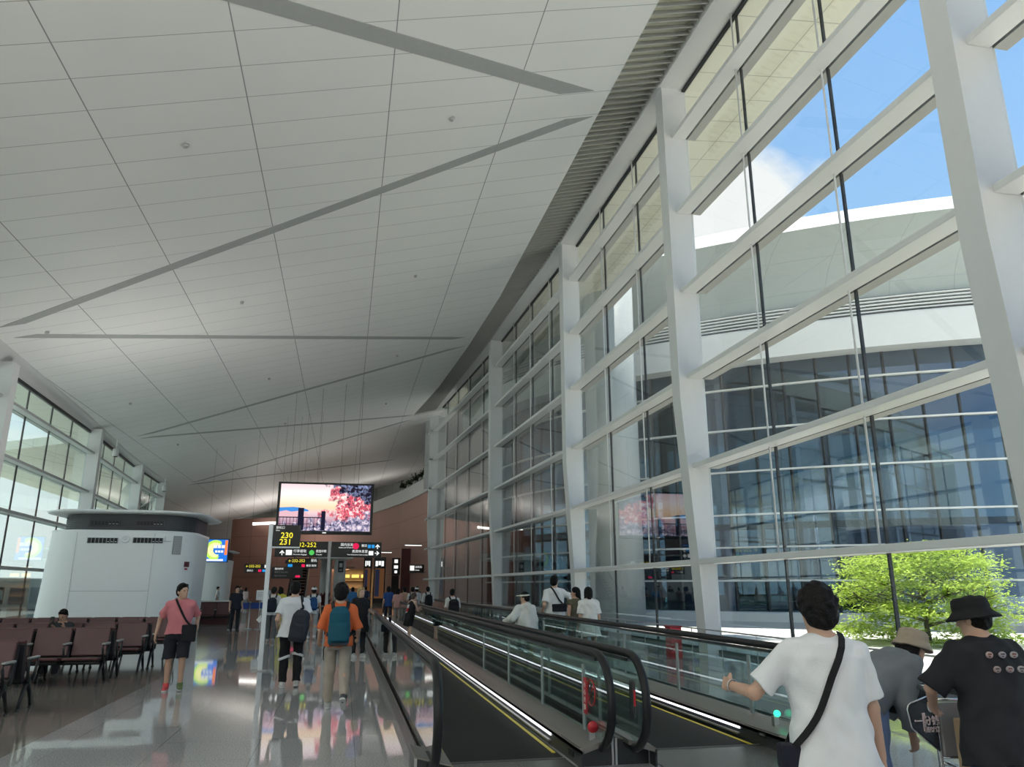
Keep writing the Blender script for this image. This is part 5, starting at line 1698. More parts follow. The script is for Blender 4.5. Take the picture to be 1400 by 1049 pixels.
        for sd in (-1, 1):
            cone(V, W(sd * .06, -.012, .462), shd[sd], .052, .055 + lz * .3, k=.04)
            a, e, w = A[sd]
            def at(u):
                return a + (e - a) * u if u <= 1 else e + (w - e) * (u - 1)
            if sleeve > 0.05:
                if sleeve <= 1:
                    en = at(sleeve); dr = nv(e - a)
                    cone(V, a, en + dr * .05, .050 + lz * .4, .046 + lz * .85, k=.03, cuts=[(sc_(en), dr)])
                else:
                    en = at(sleeve); dr = nv(w - e)
                    cone(V, a, e, .052 + lz * .6, .044 + lz * .6, k=.03)
                    cone(V, e, en + dr * .04, .044 + lz * .6, .033 + lz * .6, k=.02, cuts=[(sc_(en), dr)])
        f.vol = V
        V.ell(sc_(W(0, -.0, .535)), np.array((.058, .064, .052)) * s, T, sub=True, k=.01)
        if sleevecol is not None and sleeve > 1:
            pass
        f.shirt = link_mesh('shirt', V.mesh('shirt', q, wr * 1.25 * s, 44 / s, seed=hash(label) % 7), cloth(shirt), root)
    if pants is not None:
        V = Vol()
        stack(V, hip, T, [(-.115, .150 * bw + .012, .11 + .012, -.01), (0, .163 * bw + .010, .118 + .010, -.01), (.09, .148 * bw + .010, .107 + .008, -.004), (.105, .145 * bw + .010, .105 + .008, -.004)], k=.03)
        for sd, (hp, kn, an, b) in zip((-1, 1), lg):
            if plen < 1.05:
                en = hp + (kn - hp) * plen; dr = nv(kn - hp)
                cone(V, hp + np.array([0, -.005, -.01]), en + dr * .05, .090 + ploose * .5, .078 + ploose, k=.03, cuts=[(sc_(en), dr)])
            else:
                en = kn + (an - kn) * (plen - 1); dr = nv(an - kn)
                cone(V, hp + np.array([0, -.005, -.01]), kn, .090 + ploose * .5, .066 + ploose, k=.03)
                cone(V, kn, en + dr * .04, .066 + ploose, .050 + ploose, k=.02, cuts=[(sc_(en), dr)])
        f.pants = link_mesh('shorts' if plen < 1.05 else 'trousers', V.mesh('trousers', q, wr * 1.4 * s, 46 / s, seed=2.1), cloth(pants), root)
    if dress is not None:
        V = Vol()
        col, hemz, flare = dress
        pr = [(hemz, .17 * bw + flare, .13 + flare, -.01), (0, .165 * bw + .03 + flare * .4, .118 + .03 + flare * .3, -.01)] + [(h_, rx + .02, ry + .018, oy) for h_, rx, ry, oy in body_prof if .1 < h_ < .46] + [(.475, .08, .066, -.012)]
        stack(V, hip, T, pr, k=.03)
        f.dress = link_mesh('dress', V.mesh('dress', q, wr * s, 24 / s), cloth(col), root)
    shoes = shoes or ((.55, .55, .55), (.55, .55, .55))
    for sd, (hp, kn, an, b), sc0 in zip((-1, 1), lg, shoes):
        V = Vol()
        pit = b if not seated else 0.0
        pf = math.degrees(b)
        tilt = math.radians(min(0, pf) * .9) if pf < -12 else 0.0
        d = np.array([sd * .10, math.cos(tilt), math.sin(tilt)]); d = nv(d)
        u = nv(np.cross(np.cross(d, [0, 0, 1]), d))
        heel = an + d * -.035 - u * .045; toe = an + d * .150 - u * .055
        cone(V, heel, toe, .040, .034, k=.02, cuts=[(sc_(an - u * .085), -u)])
        cone(V, an + d * .0, an + d * .06 - u * .04, .044, .040, k=.02)
        cone(V, an + u * .005, an - u * .04, .042, .044, k=.02)
        sh_ = link_mesh('shoe', V.mesh('shoe', max(q * .8, .008)), mat('shoe_%d_%d_%d' % tuple(int(c * 99) for c in sc0), sc0, .5, var=.1), root)
        if q < .014:
            S = Vol(); cone(S, heel - u * .027, toe - u * .016, .043, .037, k=.01, cuts=[(sc_(an - u * .088), -u), (sc_(an - u * .062), u)])
            link_mesh('sole', S.mesh('sole', .008), mat('sole_white', (.55, .55, .54), .6), sh_)
    # ---------------- hair
    if hairstyle:
        V = Vol()
        face_cut = [(sc_(Hd(0, .058, .03)), hf * .86 - hu * .5)]
        if hairstyle in ('short', 'bushy', 'crop'):
            g_ = {'short': .008, 'bushy': .020, 'crop': .002}[hairstyle]
            ell(V, Hd(0, -.014, .044 + g_ * .4), (.080 + g_, .094 + g_, .090 + g_), HM, k=.01, cuts=[(sc_(Hd(0, .060, .045)), nv(hf * .75 - hu * .66))])
            ell(V, Hd(0, -.050, -.005), (.072 + g_, .058 + g_, .075 + g_ * .7), HM, k=.02, cuts=[(sc_(Hd(0, .0, -.02)), nv(hf * .9 - hu * .3))])
            if hairstyle == 'bushy':
                rr = random.Random(5)
                for i in range(46):
                    a_ = rr.uniform(0, 2 * PI); e_ = rr.uniform(-.35, 1.5)
                    v_ = np.array([math.cos(a_) * math.cos(e_) * .092, -.02 + math.sin(a_) * math.cos(e_) * .10, .045 + math.sin(e_) * .105])
                    if v_[1] > .04 and v_[2] < .09:
                        continue
                    ell(V, Hd(*v_), (.020, .020, .018), HM, k=.012)
            else:
                ell(V, Hd(0, .062, .098), (.058, .028, .022), HM, k=.02)
        elif hairstyle in ('long', 'bob', 'bun', 'ponytail'):
            ell(V, Hd(0, -.012, .050), (.088, .102, .094), HM, k=.01, cuts=[(sc_(Hd(0, .058, .05)), nv(hf * .8 - hu * .6))])
            ell(V, Hd(0, -.055, -.02), (.082, .060, .09), HM, k=.02)
            if hairstyle == 'long':
                for t in (-1, 0, 1):
                    cone(V, Hd(t * .05, -.055, -.02), Hd(t * .06, -.075, -.22), .045, .022, k=.03)
            elif hairstyle == 'bob':
                for t in (-1, 1):
                    cone(V, Hd(t * .072, -.02, .02), Hd(t * .075, -.01, -.10), .026, .020, k=.03)
                cone(V, Hd(0, -.07, 0), Hd(0, -.07, -.10), .05, .045, k=.03)
            elif hairstyle == 'bun':
                ell(V, Hd(0, -.10, .09), (.042, .042, .040), HM, k=.01)
            else:
                cone(V, Hd(0, -.09, .03), Hd(0, -.12, -.17), .032, .016, k=.02)
        f.hairo = link_mesh('hair', V.mesh('hair', max(q * .8, .006), .003, 120), hair, root)
    # ---------------- eyes for figures whose face shows
    if q < .018:
        m = MB()
        for sd in (-1, 1):
            c = sc_(Hd(sd * .030, .083, .008))
            ell_pts = []
            for i in range(5):
                pass
            m.lathe([(0, -.010 * s), (.009 * s, -.005 * s), (.010 * s, 0), (.009 * s, .005 * s), (0, .010 * s)], tuple(c), 10)
        e = m.build('eyes', mat('eye_dark', (.03, .02, .018), .2), root)
    return f

def hat_bucket(f, col, brim=.05, tilt=0.0, name='hat'):
    V = Vol(); Hd, HM, s = f.Hd, f.HM, f.s
    f.stack(V, Hd(0, -.01, .035), HM, [(.0, .098, .115, 0), (.05, .096, .112, 0), (.085, .088, .104, 0), (.10, .07, .085, 0)], k=.015)
    f.stack(V, Hd(0, -.008, .035), HM, [(-.040, .100 + brim, .118 + brim, 0), (-.032, .100 + brim, .118 + brim, 0), (.012, .100, .118, 0)], k=.01)
    f.ell(V, Hd(0, -.01, -.02), (.086, .102, .06), HM, sub=True)
    return link_mesh(name, V.mesh(name, max(.006, f.q * .7), .002, 60), cloth(col), f.root)
def cap(f, col, peak=True):
    V = Vol(); Hd, HM = f.Hd, f.HM
    f.ell(V, Hd(0, -.012, .050), (.092, .106, .092), HM, k=.01, cuts=[(np.array(Hd(0, 0, .035)) * f.s, -HM[2])])
    if peak:
        f.ell(V, Hd(0, .115, .045), (.070, .075, .010), HM, k=.01)
    return link_mesh('cap', V.mesh('cap', max(.007, f.q * .7)), cloth(col), f.root)
def to_world(f, p):
    """figure axes (already scaled) to world"""
    M = Matrix.Translation(f.root.location) @ Matrix.Rotation(f.root.rotation_euler.z, 4, 'Z')
    return M @ Vector(p)
def worn(f, name, label, cat, at):
    """an object worn or held by a figure: its own top-level thing with its origin at `at` (figure axes, scaled)"""
    w = to_world(f, at)
    return thing(name, label, cat, tuple(w), f.root.rotation_euler.z)
def on_cloth(f, r, fo, u, gap=.015):
    """push a point of the torso frame out to the cloth surface"""
    c = f.W(0, -.01, min(u, .34)) * f.s
    p = f.W(r, fo, u) * f.s
    d = nv(p - c)
    ts = np.arange(.02, .42, .004) * f.s
    P = c + ts[:, None] * d
    v = np.full(len(ts), 1.0)
    for fn, a, b, k, cu, sub in f.vol.p:
        if not sub:
            q = fn(P)
            for pt, nr in cu:
                q = np.maximum(q, (P - np.array(pt)) @ np.array(nr))
            v = np.minimum(v, q)
    ins = np.where(v < .004)[0]
    t = ts[ins[-1]] if len(ins) else np.linalg.norm(p - c)
    return c + d * (t + gap * f.s)
def ribbon(pts, out, w, t):
    vs = []; fs = []
    for i, p in enumerate(pts):
        dd = (pts[min(i + 1, len(pts) - 1)] - pts[max(i - 1, 0)]).normalized()
        n_ = out[i].normalized(); wv = dd.cross(n_).normalized() * w; n_ = wv.cross(dd).normalized() * t
        vs += [p - wv - n_, p + wv - n_, p + wv + n_, p - wv + n_]
    for i in range(len(pts) - 1):
        for j in range(4):
            fs.append((i * 4 + j, i * 4 + (j + 1) % 4, i * 4 + 4 + (j + 1) % 4, i * 4 + 4 + j))
    fs += [(3, 2, 1, 0), tuple(len(vs) - 4 + j for j in range(4))]
    m = MB(); m.add(vs, fs); return m
def backpack(f, label, col, w=.30, h=.46, dpt=.17, strapcol=(.02, .02, .022), up0=.43, one=0, trim=None, tilt=0.0, dx=0.0):
    s = f.s
    back = f.W(dx, -.115, up0 - h / 2) * s
    r = worn(f, 'backpack', label, 'backpack', back)
    V = Vol()
    T = f.T
    ca, sa = math.cos(math.radians(tilt)), math.sin(math.radians(tilt))
    Rt = np.array([T[0] * ca + T[2] * sa, T[1], -T[0] * sa + T[2] * ca])
    o = -T[1] * (dpt * .5) * s
    V.stack(o, Rt, [tuple(np.array(p) * s) for p in ((-h / 2, w * .40, dpt * .38, 0), (-h * .42, w * .49, dpt * .50, 0), (0, w * .5, dpt * .52, 0), (h * .33, w * .45, dpt * .46, .0), (h * .46, w * .32, dpt * .32, .01), (h / 2, w * .18, dpt * .18, .015))], k=.03)
    V.stack(o - T[1] * dpt * .42 * s - Rt[2] * h * .14 * s, Rt, [tuple(np.array(p) * s) for p in ((-h * .24, w * .34, dpt * .18, 0), (-h * .2, w * .40, dpt * .24, 0), (h * .14, w * .38, dpt * .22, 0), (h * .2, w * .3, dpt * .14, 0))], k=.02)
    link_mesh('pack', V.mesh('pack', max(.008, f.q), .003, 40), cloth(col), r)
    # straps from pack top over the shoulders
    for sd in ((-1, 1) if not one else (one,)):
        m = MB()
        rel = lambda a, b, c: Vector(f.W(a, b, c) * s - back)
        sx = sd * (.105 if not one else .115)
        raw = [(sx * .8 + dx * .4, -.12, min(.42, up0 + .02)), (sx * .9, -.10, .45), (sx * .92, -.03, .50), (sx * .92, .05, .48), (sx * .95, .12, .38), (sx * 1.05, .13, .26), (sx * 1.35, .08, .15), (sx * 1.5, .0, .10), (sx * 1.3, -.11, .08)]
        pts = []; outs = []
        for a_, b_, c_ in raw:
            p = on_cloth(f, a_, b_, c_); ctr = f.W(0, -.01, min(c_, .34)) * s
            pts.append(Vector(p - back)); outs.append(Vector(p - ctr))
        if one:
            pts.insert(0, rel(dx, -.15, up0 + .0)); outs.insert(0, outs[0])
        ribbon(pts, outs, .026 * s, .006).build('strap', cloth(strapcol), r)
    if trim is not None:
        m = MB()
        bx = Vector(o - T[1] * dpt * .60 * s)
        q_ = Matrix(((Rt[0][0], Rt[1][0], Rt[2][0], bx.x), (Rt[0][1], Rt[1][1], Rt[2][1], bx.y), (Rt[0][2], Rt[1][2], Rt[2][2], bx.z), (0, 0, 0, 1)))
        m.box(-w * .40 * s, -.01, -h * .5 * s, w * .40 * s, .05, -h * .42 * s, bev=.01, M=q_)
        m.build('base_panel', cloth(trim), r)
    return r
def crossbag(f, label, col, shoulder, hipside, drop=-.06, w=.24, h=.19, d=.07, back=True, fwd=-.02, dz=0.0, yaw=0.0, out=.20):
    """strap from one shoulder to a bag at the other hip"""
    s = f.s
    c = f.W(hipside * out, fwd, drop) * s
    r = worn(f, 'shoulder_bag', label, 'bag', c)
    m = MB(); m.box(-w / 2 * s, -d / 2 * s, -h / 2 * s, w / 2 * s, d / 2 * s, h / 2 * s, bev=.02, M=Matrix.Rotation(math.radians(yaw), 4, 'Z'))
    b = m.build('bag_body', cloth(col), r)
    m = MB(); m.box(-w / 2 * s - .003, -d / 2 * s - .004, h * .05 * s, w / 2 * s + .003, d / 2 * s + .004, h / 2 * s + .004, bev=.015, M=Matrix.Rotation(math.radians(yaw), 4, 'Z'))
    m.build('flap', cloth((col[0] * .8, col[1] * .8, col[2] * .8)), r)
    sg = shoulder
    for sign in (-1, 1):
        pts = []; outs = []
        for i in range(15):
            t = i / 14
            if t < .999 or True:
                rr = sg * .082 * (1 - t) + hipside * max(out * .92, .12) * t
                uu = .50 * (1 - t) + (drop + h * .42) * t
                yy = sign * .16 * math.sin(PI * min(1, t * .93 + .02)) ** .6
                p = on_cloth(f, rr, yy, uu) if uu < .62 else f.W(rr, yy, uu) * s
                ctr = f.W(0, -.01, min(uu, .34)) * s
                pts.append(Vector(p) - Vector(c)); outs.append(Vector(p) - Vector(ctr))
        pts.append(Vector((0, 0, h * .45 * s))); outs.append(outs[-1])
        ribbon(pts, outs, .017 * s, .003).build('strap', cloth((.012, .012, .013)), r)
    return r

BLK = (.014, .014, .016); WHT = (.72, .73, .74); NAVY = (.022, .028, .045)
# ---- foreground, right
f = person('person in white T-shirt with black crossbody strap seen from behind, arm held out', 2.46, 3.74, face=14, H=1.655, q=.0075, build=1.08, tone=0, lean=2, legs=((6, 4), (-6, 8)),
           arms={'L': (-.43, .30, 1.125, (-.6, -.3, -.8)), 'R': (.285, .10, .80, (.6, -1, 0))}, head=(-8, 4), hairstyle='bushy', shirt=WHT, sleeve=.80, hem=-.19, loose=.036, pants=(.68, .69, .70), ploose=.02, wr=.0062, armcurl=.5)
crossbag(f, 'dark navy crossbody bag at the left hip of the person in white', (.018, .020, .034), 1, -1, drop=-.16, w=.14, h=.26, d=.10, out=.215, fwd=-.03)
m = MB(); w3 = f.A[-1]; wv = Vector(w3[2] * f.s); ev = Vector(w3[1] * f.s); dd = (wv - ev).normalized()
ring = [wv - dd * .02 + (dd.orthogonal().normalized() * math.cos(a) + dd.cross(dd.orthogonal().normalized()) * math.sin(a)) * .033 for a in np.linspace(0, 2 * PI, 17)[:-1]]
r_ = thing('bracelet', 'thin pale bracelet on the held-out wrist', 'bracelet', tuple(to_world(f, wv - dd * .02)), f.root.rotation_euler.z)
m.tube([p - (wv - dd * .02) for p in ring], .004, 6, closed=True); m.build('band', STEEL, r_)
hp = f.hand[1] * f.s
r_ = worn(f, 'paper_bag', 'tan paper bag held by the person in white', 'bag', hp + np.array([0, .01, -.26]))
m = MB(); m.box(-.05, -.10, -.16, .05, .10, .17, bev=.006); m.build('bag_body', mat('kraft_paper', (.36, .25, .15), .7, var=.12, bump=.3, bscale=25), r_)
for sx in (-.03, .03):
    m = MB(); m.tube([(sx, -.05, .17), (sx * .5, -.03, .25), (0, 0, .262), (sx * .5, .03, .25), (sx, .05, .17)], .004, 6); m.build('handle', mat('kraft_paper', None), r_)
f = person('person in grey shirt, jeans and tan bucket hat stooping over the trolley', 3.58, 5.02, face=82, H=1.62, q=.010, build=.95, tone=1, lean=55, legs=((18, 14), (-4, 4)),
           arms={'R': (.12, .30, .66, (.3, -1, .2)), 'L': (-.10, .46, .74, (-.3, -1, .2))}, head=(0, -2), hairstyle='long', shirt=(.15, .165, .18), sleeve=1.75, hem=-.06, loose=.036, pants=(.11, .165, .30), ploose=.016, wr=.005)
hat_bucket(f, (.30, .25, .19), .032)
f = person('person in black T-shirt with small badges and black bucket hat, seen from behind', 3.80, 4.10, face=6, H=1.60, q=.0085, build=1.12, tone=0, lean=8, legs=((4, 4), (-4, 4)),
           arms={'L': (-.22, .30, .96, (-.9, -.4, -.2)), 'R': (.24, .28, .96, (.9, -.4, -.2))}, head=(-28, 6), hairstyle='short', shirt=(.017, .018, .021), sleeve=.98, hem=-.24, loose=.050, pants=(.012, .045, .15), ploose=.02, wr=.0055)
hat_bucket(f, (.012, .012, .013), .045)
# six small printed badges on the back of the shirt
for i in range(6):
    px = (-.075, .01, .09)[i % 3] + (.03 if i > 2 else 0); pz = .385 if i < 3 else .30
    c = f.W(px, -.168 + .004 * (i > 2) + .12 * abs(px) ** 1.5, pz) * f.s
    m = MB(); m.lathe([(0, -.004), (.020, -.004), (.020, .004), (0, .004)], (0, 0, 0), 14, sx=1.15, sy=.95)
    o = m.build('badge', mat('badge_%d' % (i % 3), [(.40, .30, .27), (.34, .30, .32), (.38, .36, .36)][i % 3], .6), f.shirt)
    o.rotation_euler = (PI / 2 + .05, 0, -px * 1.2); o.location = tuple(c)
    m = MB(); m.box(-.012, .0, -.0045, .012, .009, .0055); m.box(-.007, -.012, -.0045, .006, -.005, .0055)
    k = m.build('badge_print', mat('badge_ink_%d' % (i % 2), [(.16, .05, .03), (.05, .05, .06)][i % 2], .6), o)
m = MB(); c = f.Hd(.055, -.135, .060) * f.s; m.box(-.022, -.003, -.004, .022, .003, .004); o = m.build('hat_label', mat('ink_white', None), f.root); o.location = tuple(c); o.rotation_euler = (0, -.15, .5)
# ---- things on the trolley
r_ = thing('holdall', 'black bag lying on top of the luggage trolley', 'bag', (3.90, 5.0, .84))
V = Vol(); V.stack((0, 0, 0), np.eye(3), [(-.07, .13, .15, 0), (0, .155, .17, 0), (.07, .14, .15, 0), (.13, .06, .08, 0)], k=.03)
link_mesh('bag_body', V.mesh('bag_body', .012, .010, 24), cloth((.016, .016, .017)), r_)
m = MB(); m.tube([(-.1, -.1, .09), (-.05, -.12, .13), (.05, -.12, .13), (.1, -.1, .09)], .010, 6); m.build('handle', cloth((.012, .012, .013)), r_)
r_ = thing('kraft_bag', 'brown paper carrier bag hanging on the trolley beside the black-clad person', 'bag', (3.99, 4.56, .60))
m = MB(); m.box(-.075, -.04, -.20, .075, .04, .20, bev=.008); m.build('bag_body', mat('kraft_paper', None), r_)
m = MB(); m.tube([(-.04, 0, .20), (-.03, 0, .27), (.03, 0, .27), (.04, 0, .20)], .005, 6); m.build('handle', mat('kraft_paper', None), r_)
r_ = thing('pink_bag', 'flat bright pink bag hanging at the side of the black-clad person', 'bag', (4.075, 4.50, .74))
T_ = Matrix.Rotation(math.radians(14), 4, 'Y')
m = MB(); m.box(-.042, -.03, -.23, .042, .03, .20, bev=.012, M=T_); m.build('bag_body', mat('bag_pink', (.66, .045, .12), .45, var=.1, bump=.2, bscale=30), r_)
m = MB(); m.tube([T_ @ Vector((-.02, 0, .20)), T_ @ Vector((0, 0, .28)), T_ @ Vector((.02, 0, .20))], .006, 6); m.build('handle', mat('bag_pink', None), r_)
m = MB()
for k in range(3):
    m.box(-.012, -.033, -.14 + k * .07, .012, -.029, -.11 + k * .07, M=T_)
m.build('print', mat('ink_white', None), r_)

# ---- middle distance
f = person('person in white T-shirt and black trousers with white bands walking away', -.81, 14.04, face=-4, H=1.76, q=.011, build=1.10, legs=((3, 8), (10, 22)), head=(6, 2), hairstyle='short', shirt=(.66, .68, .71), sleeve=.70, hem=-.13, loose=.038,
           pants=(.011, .011, .012), ploose=.010, arms={'L': (-.25, .16, .95), 'R': (.26, .14, .92)}, shoes=((.45, .45, .44), (.4, .4, .39)))
for (hp_, kn, an, b), t0, col in zip(f.lg, (.10, .02), (0, 1)):
    dr = nv(an - kn); c = kn + (an - kn) * t0
    V = Vol(); f.cone(V, c - dr * .025, c + dr * .025, .094, .093, cuts=[((c + dr * .022) * f.s, nv(dr + np.array([.35 if col == 0 else -.3, 0, 0]))), ((c - dr * .022) * f.s, -nv(dr + np.array([.35 if col == 0 else -.3, 0, 0])))])
    link_mesh('white_band', V.mesh('white_band', .01), cloth((.62, .62, .62)), f.pants)
backpack(f, 'dark slate backpack slung on the right shoulder of the person in white T-shirt', (.030, .034, .045), w=.30, h=.50, one=1, up0=.30, tilt=-8, dx=.10)
f = person('person in orange shirt and beige trousers walking away with teal backpack', -.03, 11.46, face=0, H=1.70, q=.010, build=1.0, legs=((9, 2), (-10, 36)), head=(4, 2), hairstyle='bushy', shirt=(.62, .14, .045), sleeve=1.0, hem=-.08, loose=.032,
           pants=(.37, .32, .27), ploose=.008, arms={'L': (-.27, .14, .90), 'R': (.27, .20, .93)}, shoes=((.40, .40, .39), (.07, .07, .075)))
backpack(f, 'teal blue backpack worn by the person in orange', (.012, .085, .125), w=.30, h=.52, dpt=.19, up0=.46, trim=(.035, .04, .05))
m = MB(); f_ = f
r_ = worn(f, 'waist_strap', 'dark loose waist strap hanging beside the beige trousers', 'strap', f.W(-.17, -.05, -.02) * f.s)
m.tube([(0, 0, 0), (-.03, .0, -.10), (-.02, .0, -.24)], .008, 6); m.build('webbing', cloth(BLK), r_)
f = person('person in pink polo shirt and black shorts walking toward the camera', -2.62, 13.96, face=172, H=1.72, q=.010, build=1.02, legs=((12, 22), (-3, 3)), head=(-38, -6), hairstyle='short', shirt=(.56, .19, .21), sleeve=.80, hem=-.04, loose=.034,
           pants=(.016, .016, .022), plen=1.0, ploose=.018, arms={'R': (.34, -.10, .86, (.6, -1, 0)), 'L': (-.26, -.03, .93, (-.3, -1, 0))}, shoes=((.10, .15, .05), (.62, .06, .07)))
m = MB(); c = f.W(0, .13, .42) * f.s; m.box(-.012, -.006, -.07, .012, .006, .03); o = m.build('placket', cloth((.50, .16, .18)), f.shirt); o.location = tuple(c)
crossbag(f, 'black messenger bag worn by the person in pink', (.014, .015, .017), 1, -1, drop=-.03, w=.22, h=.26, d=.09, out=.16, fwd=.10)
f = person('seated person in dark clothes looking down, in the third seat row', -5.40, 17.25, face=180, H=1.68, q=.013, lean=6, legs=((86, 84), (86, 88)), seated=True, head=(6, 22), hairstyle='crop', shirt=(.030, .032, .036), sleeve=.7, hem=-.08, loose=.026,
           pants=(.03, .03, .036), ploose=.012, arms={'L': (-.12, .30, .90), 'R': (.08, .30, .92)}, shoes=((.03, .03, .03), (.03, .03, .03)), tone=1, z=-.03)
r_ = worn(f, 'phone', 'phone held by the seated person', 'phone', (f.hand[1] + np.array([-.03, .03, .02])) * f.s)
m = MB(); m.box(-.037, -.005, -.05, .037, .005, .10, bev=.004); m.build('phone_body', BLACK, r_)
f = person('person in white top and grey trousers, right behind the white sign post', -2.12, 25.5, face=4, H=1.68, q=.016, legs=((12, 4), (-8, 12)), hairstyle='short', shirt=(.60, .61, .62), sleeve=.6, pants=(.10, .105, .115), ploose=.012, shoes=((.3, .3, .3), (.3, .3, .3)), arms={'L': (-.30, .05, .80)})
backpack(f, 'navy backpack on the person behind the white sign post', (.018, .022, .036), w=.30, h=.44)
r_ = worn(f, 'paper_roll', 'white papers in the hand of the person behind the white post', 'papers', f.hand[-1] * f.s + np.array([-.04, .02, -.04]))
m = MB(); m.box(-.08, -.01, -.10, .06, .01, .08, M=Matrix.Rotation(.7, 4, 'Y')); m.build('sheet', mat('paper_white', None), r_)
f = person('person in yellow top ahead of the navy backpack', -2.25, 30.0, face=10, H=1.66, q=.02, hairstyle='bob', shirt=(.50, .46, .06), sleeve=.6, pants=(.45, .42, .07), shoes=((.3, .3, .3), (.3, .3, .3)))
f = person('person in white cap and white shirt with blue backpack', -.94, 26.5, face=0, H=1.68, q=.016, legs=((14, 6), (-10, 14)), hairstyle='short', shirt=(.60, .61, .62), sleeve=.6, pants=(.30, .31, .32), shoes=((.55, .55, .55), (.55, .55, .55)))
cap(f, (.70, .70, .70), True)
backpack(f, 'blue backpack on the person in the white cap', (.018, .065, .19), w=.28, h=.42)
f = person('person in dark uniform standing at the blue belt', -3.98, 31.6, face=160, H=1.70, q=.016, legs=((2, 2), (-2, 2)), hairstyle='short', shirt=(.018, .020, .030), sleeve=.7, hem=-.1, pants=(.014, .015, .02), shoes=((.02, .02, .02), (.02, .02, .02)))
f = person('blonde person in long black T-shirt leaning on the left handrail', .42, 19.5, face=150, H=1.66, q=.013, tone=2, legs=((3, 3), (-3, 3)), hairstyle='bob', hair=mat('hair_blonde', (.34, .22, .09), .45, var=.3, scale=50), shirt=BLK, sleeve=.8, hem=-.32, loose=.045, pants=(.02, .02, .022), shoes=((.4, .4, .4), (.4, .4, .4)),
           arms={'L': (-.36, .05, 1.02), 'R': (.24, .12, .95)})
f = person('girl in black, red and white dress leaning on the handrail', 2.04, 24.4, face=55, H=1.50, q=.013, build=.85, tone=2, lean=14, legs=((6, 2), (-6, 2)), hairstyle='bun', hair=mat('hair_brown', (.06, .03, .018), .5), dress=((.014, .014, .016), -.38, .02), shoes=((.35, .2, .15), (.35, .2, .15)),
           arms={'R': (.14, .42, 1.10), 'L': (-.04, .42, 1.12)})
for z0, z1, c, nm in ((.20, .32, (.66, .64, .62), 'white_panel'), (.08, .20, (.45, .02, .03), 'red_panel'), (-.02, .08, (.66, .64, .62), 'white_panel')):
    V = Vol(); f.stack(V, f.hip / f.s, f.T, [(z0, .166, .136, -.012), (z1, .170, .136, -.012)], cuts=[(f.W(.0, 0, 0) * f.s, f.T[0] * 1.0)], k=.01)
    link_mesh(nm, V.mesh(nm, .013), cloth(c), f.dress)
f = person('person in white shirt with big black backpack on the right walkway', 3.28, 24.0, face=-6, H=1.60, q=.014, legs=((4, 4), (-4, 8)), hairstyle='short', shirt=(.58, .58, .58), sleeve=.9, loose=.03, pants=(.03, .04, .07), ploose=.012, tone=1, head=(18, 4))
backpack(f, 'big black backpack on the white-shirted person on the right walkway', (.012, .012, .013), w=.36, h=.52, dpt=.22, up0=.44)
f = person('person in pale hooded cloak and white visor riding the right walkway', 3.62, 15.6, face=-18, H=1.56, q=.011, hairstyle='short', legs=((3, 3), (-3, 3)), shirt=None, pants=(.3, .3, .3), head=(-34, 4),
           arms={'L': (-.42, .18, 1.02, (-.6, -1, -.5)), 'R': (.28, .02, .78)})
V = Vol()
f.stack(V, f.hip / f.s, f.T, [(-.30, .27, .22, -.01), (0, .25, .20, -.01), (.25, .22, .17, -.01), (.42, .19, .13, -.01), (.47, .12, .10, -.015), (.50, .08, .08, -.01)], k=.04)
for sd in (-1, 1):
    a, e, w = f.A[sd]
    f.cone(V, a, e, .075, .085, k=.05); f.cone(V, e, w, .08, .065, k=.04, cuts=[(w * f.s, nv(w - e))])
f.cone(V, f.W(-.05, -.10, .47), f.W(.05, -.10, .47), .045, .045, k=.04); f.cone(V, f.W(0, -.12, .46), f.W(0, -.15, .36), .06, .025, k=.04)
link_mesh('cloak', V.mesh('cloak', .011, .010, 26, 1.0), cloth((.60, .61, .58)), f.root)
V = Vol(); f.ell(V, f.Hd(0, .13, .06), (.075, .085, .012), f.HM); f.stack(V, f.Hd(0, -.008, .04), f.HM, [(0, .092, .108, 0), (.035, .091, .107, 0)], k=.01); link_mesh('visor', V.mesh('visor', .008), cloth((.75, .73, .66)), f.root)
f = person('tall person in white T-shirt and dark shorts with black sling bag', 4.95, 18.2, face=2, H=1.93, q=.012, build=1.05, legs=((4, 2), (-4, 6)), hairstyle='short', shirt=(.66, .67, .68), sleeve=.8, hem=-.10, loose=.034, pants=(.045, .05, .048), plen=.95, ploose=.03, head=(30, 2),
           arms={'R': (.40, .20, 1.18, (.6, -1, -.3)), 'L': (-.26, .08, .90)})
crossbag(f, 'black sling bag across the back of the tall person', (.014, .014, .02), -1, 1, drop=.10, w=.30, h=.15, d=.07, out=.06, fwd=-.17)
f = person('person in dark patterned vest turning between two people in white', 5.02, 16.7, face=-10, H=1.66, q=.013, build=.9, tone=1, hairstyle='ponytail', shirt=(.10, .09, .06), sleeve=.15, hem=-.05, pants=(.15, .15, .16), ploose=.01, head=(-50, 0))
f = person('person in loose white blouse and shorts beyond the far handrail', 5.06, 15.9, face=-2, H=1.66, q=.012, build=.95, tone=0, hairstyle='bob', shirt=(.70, .70, .68), sleeve=.8, hem=-.26, loose=.050, pants=(.4, .4, .4), plen=.5, legs=((3, 2), (-3, 2)))
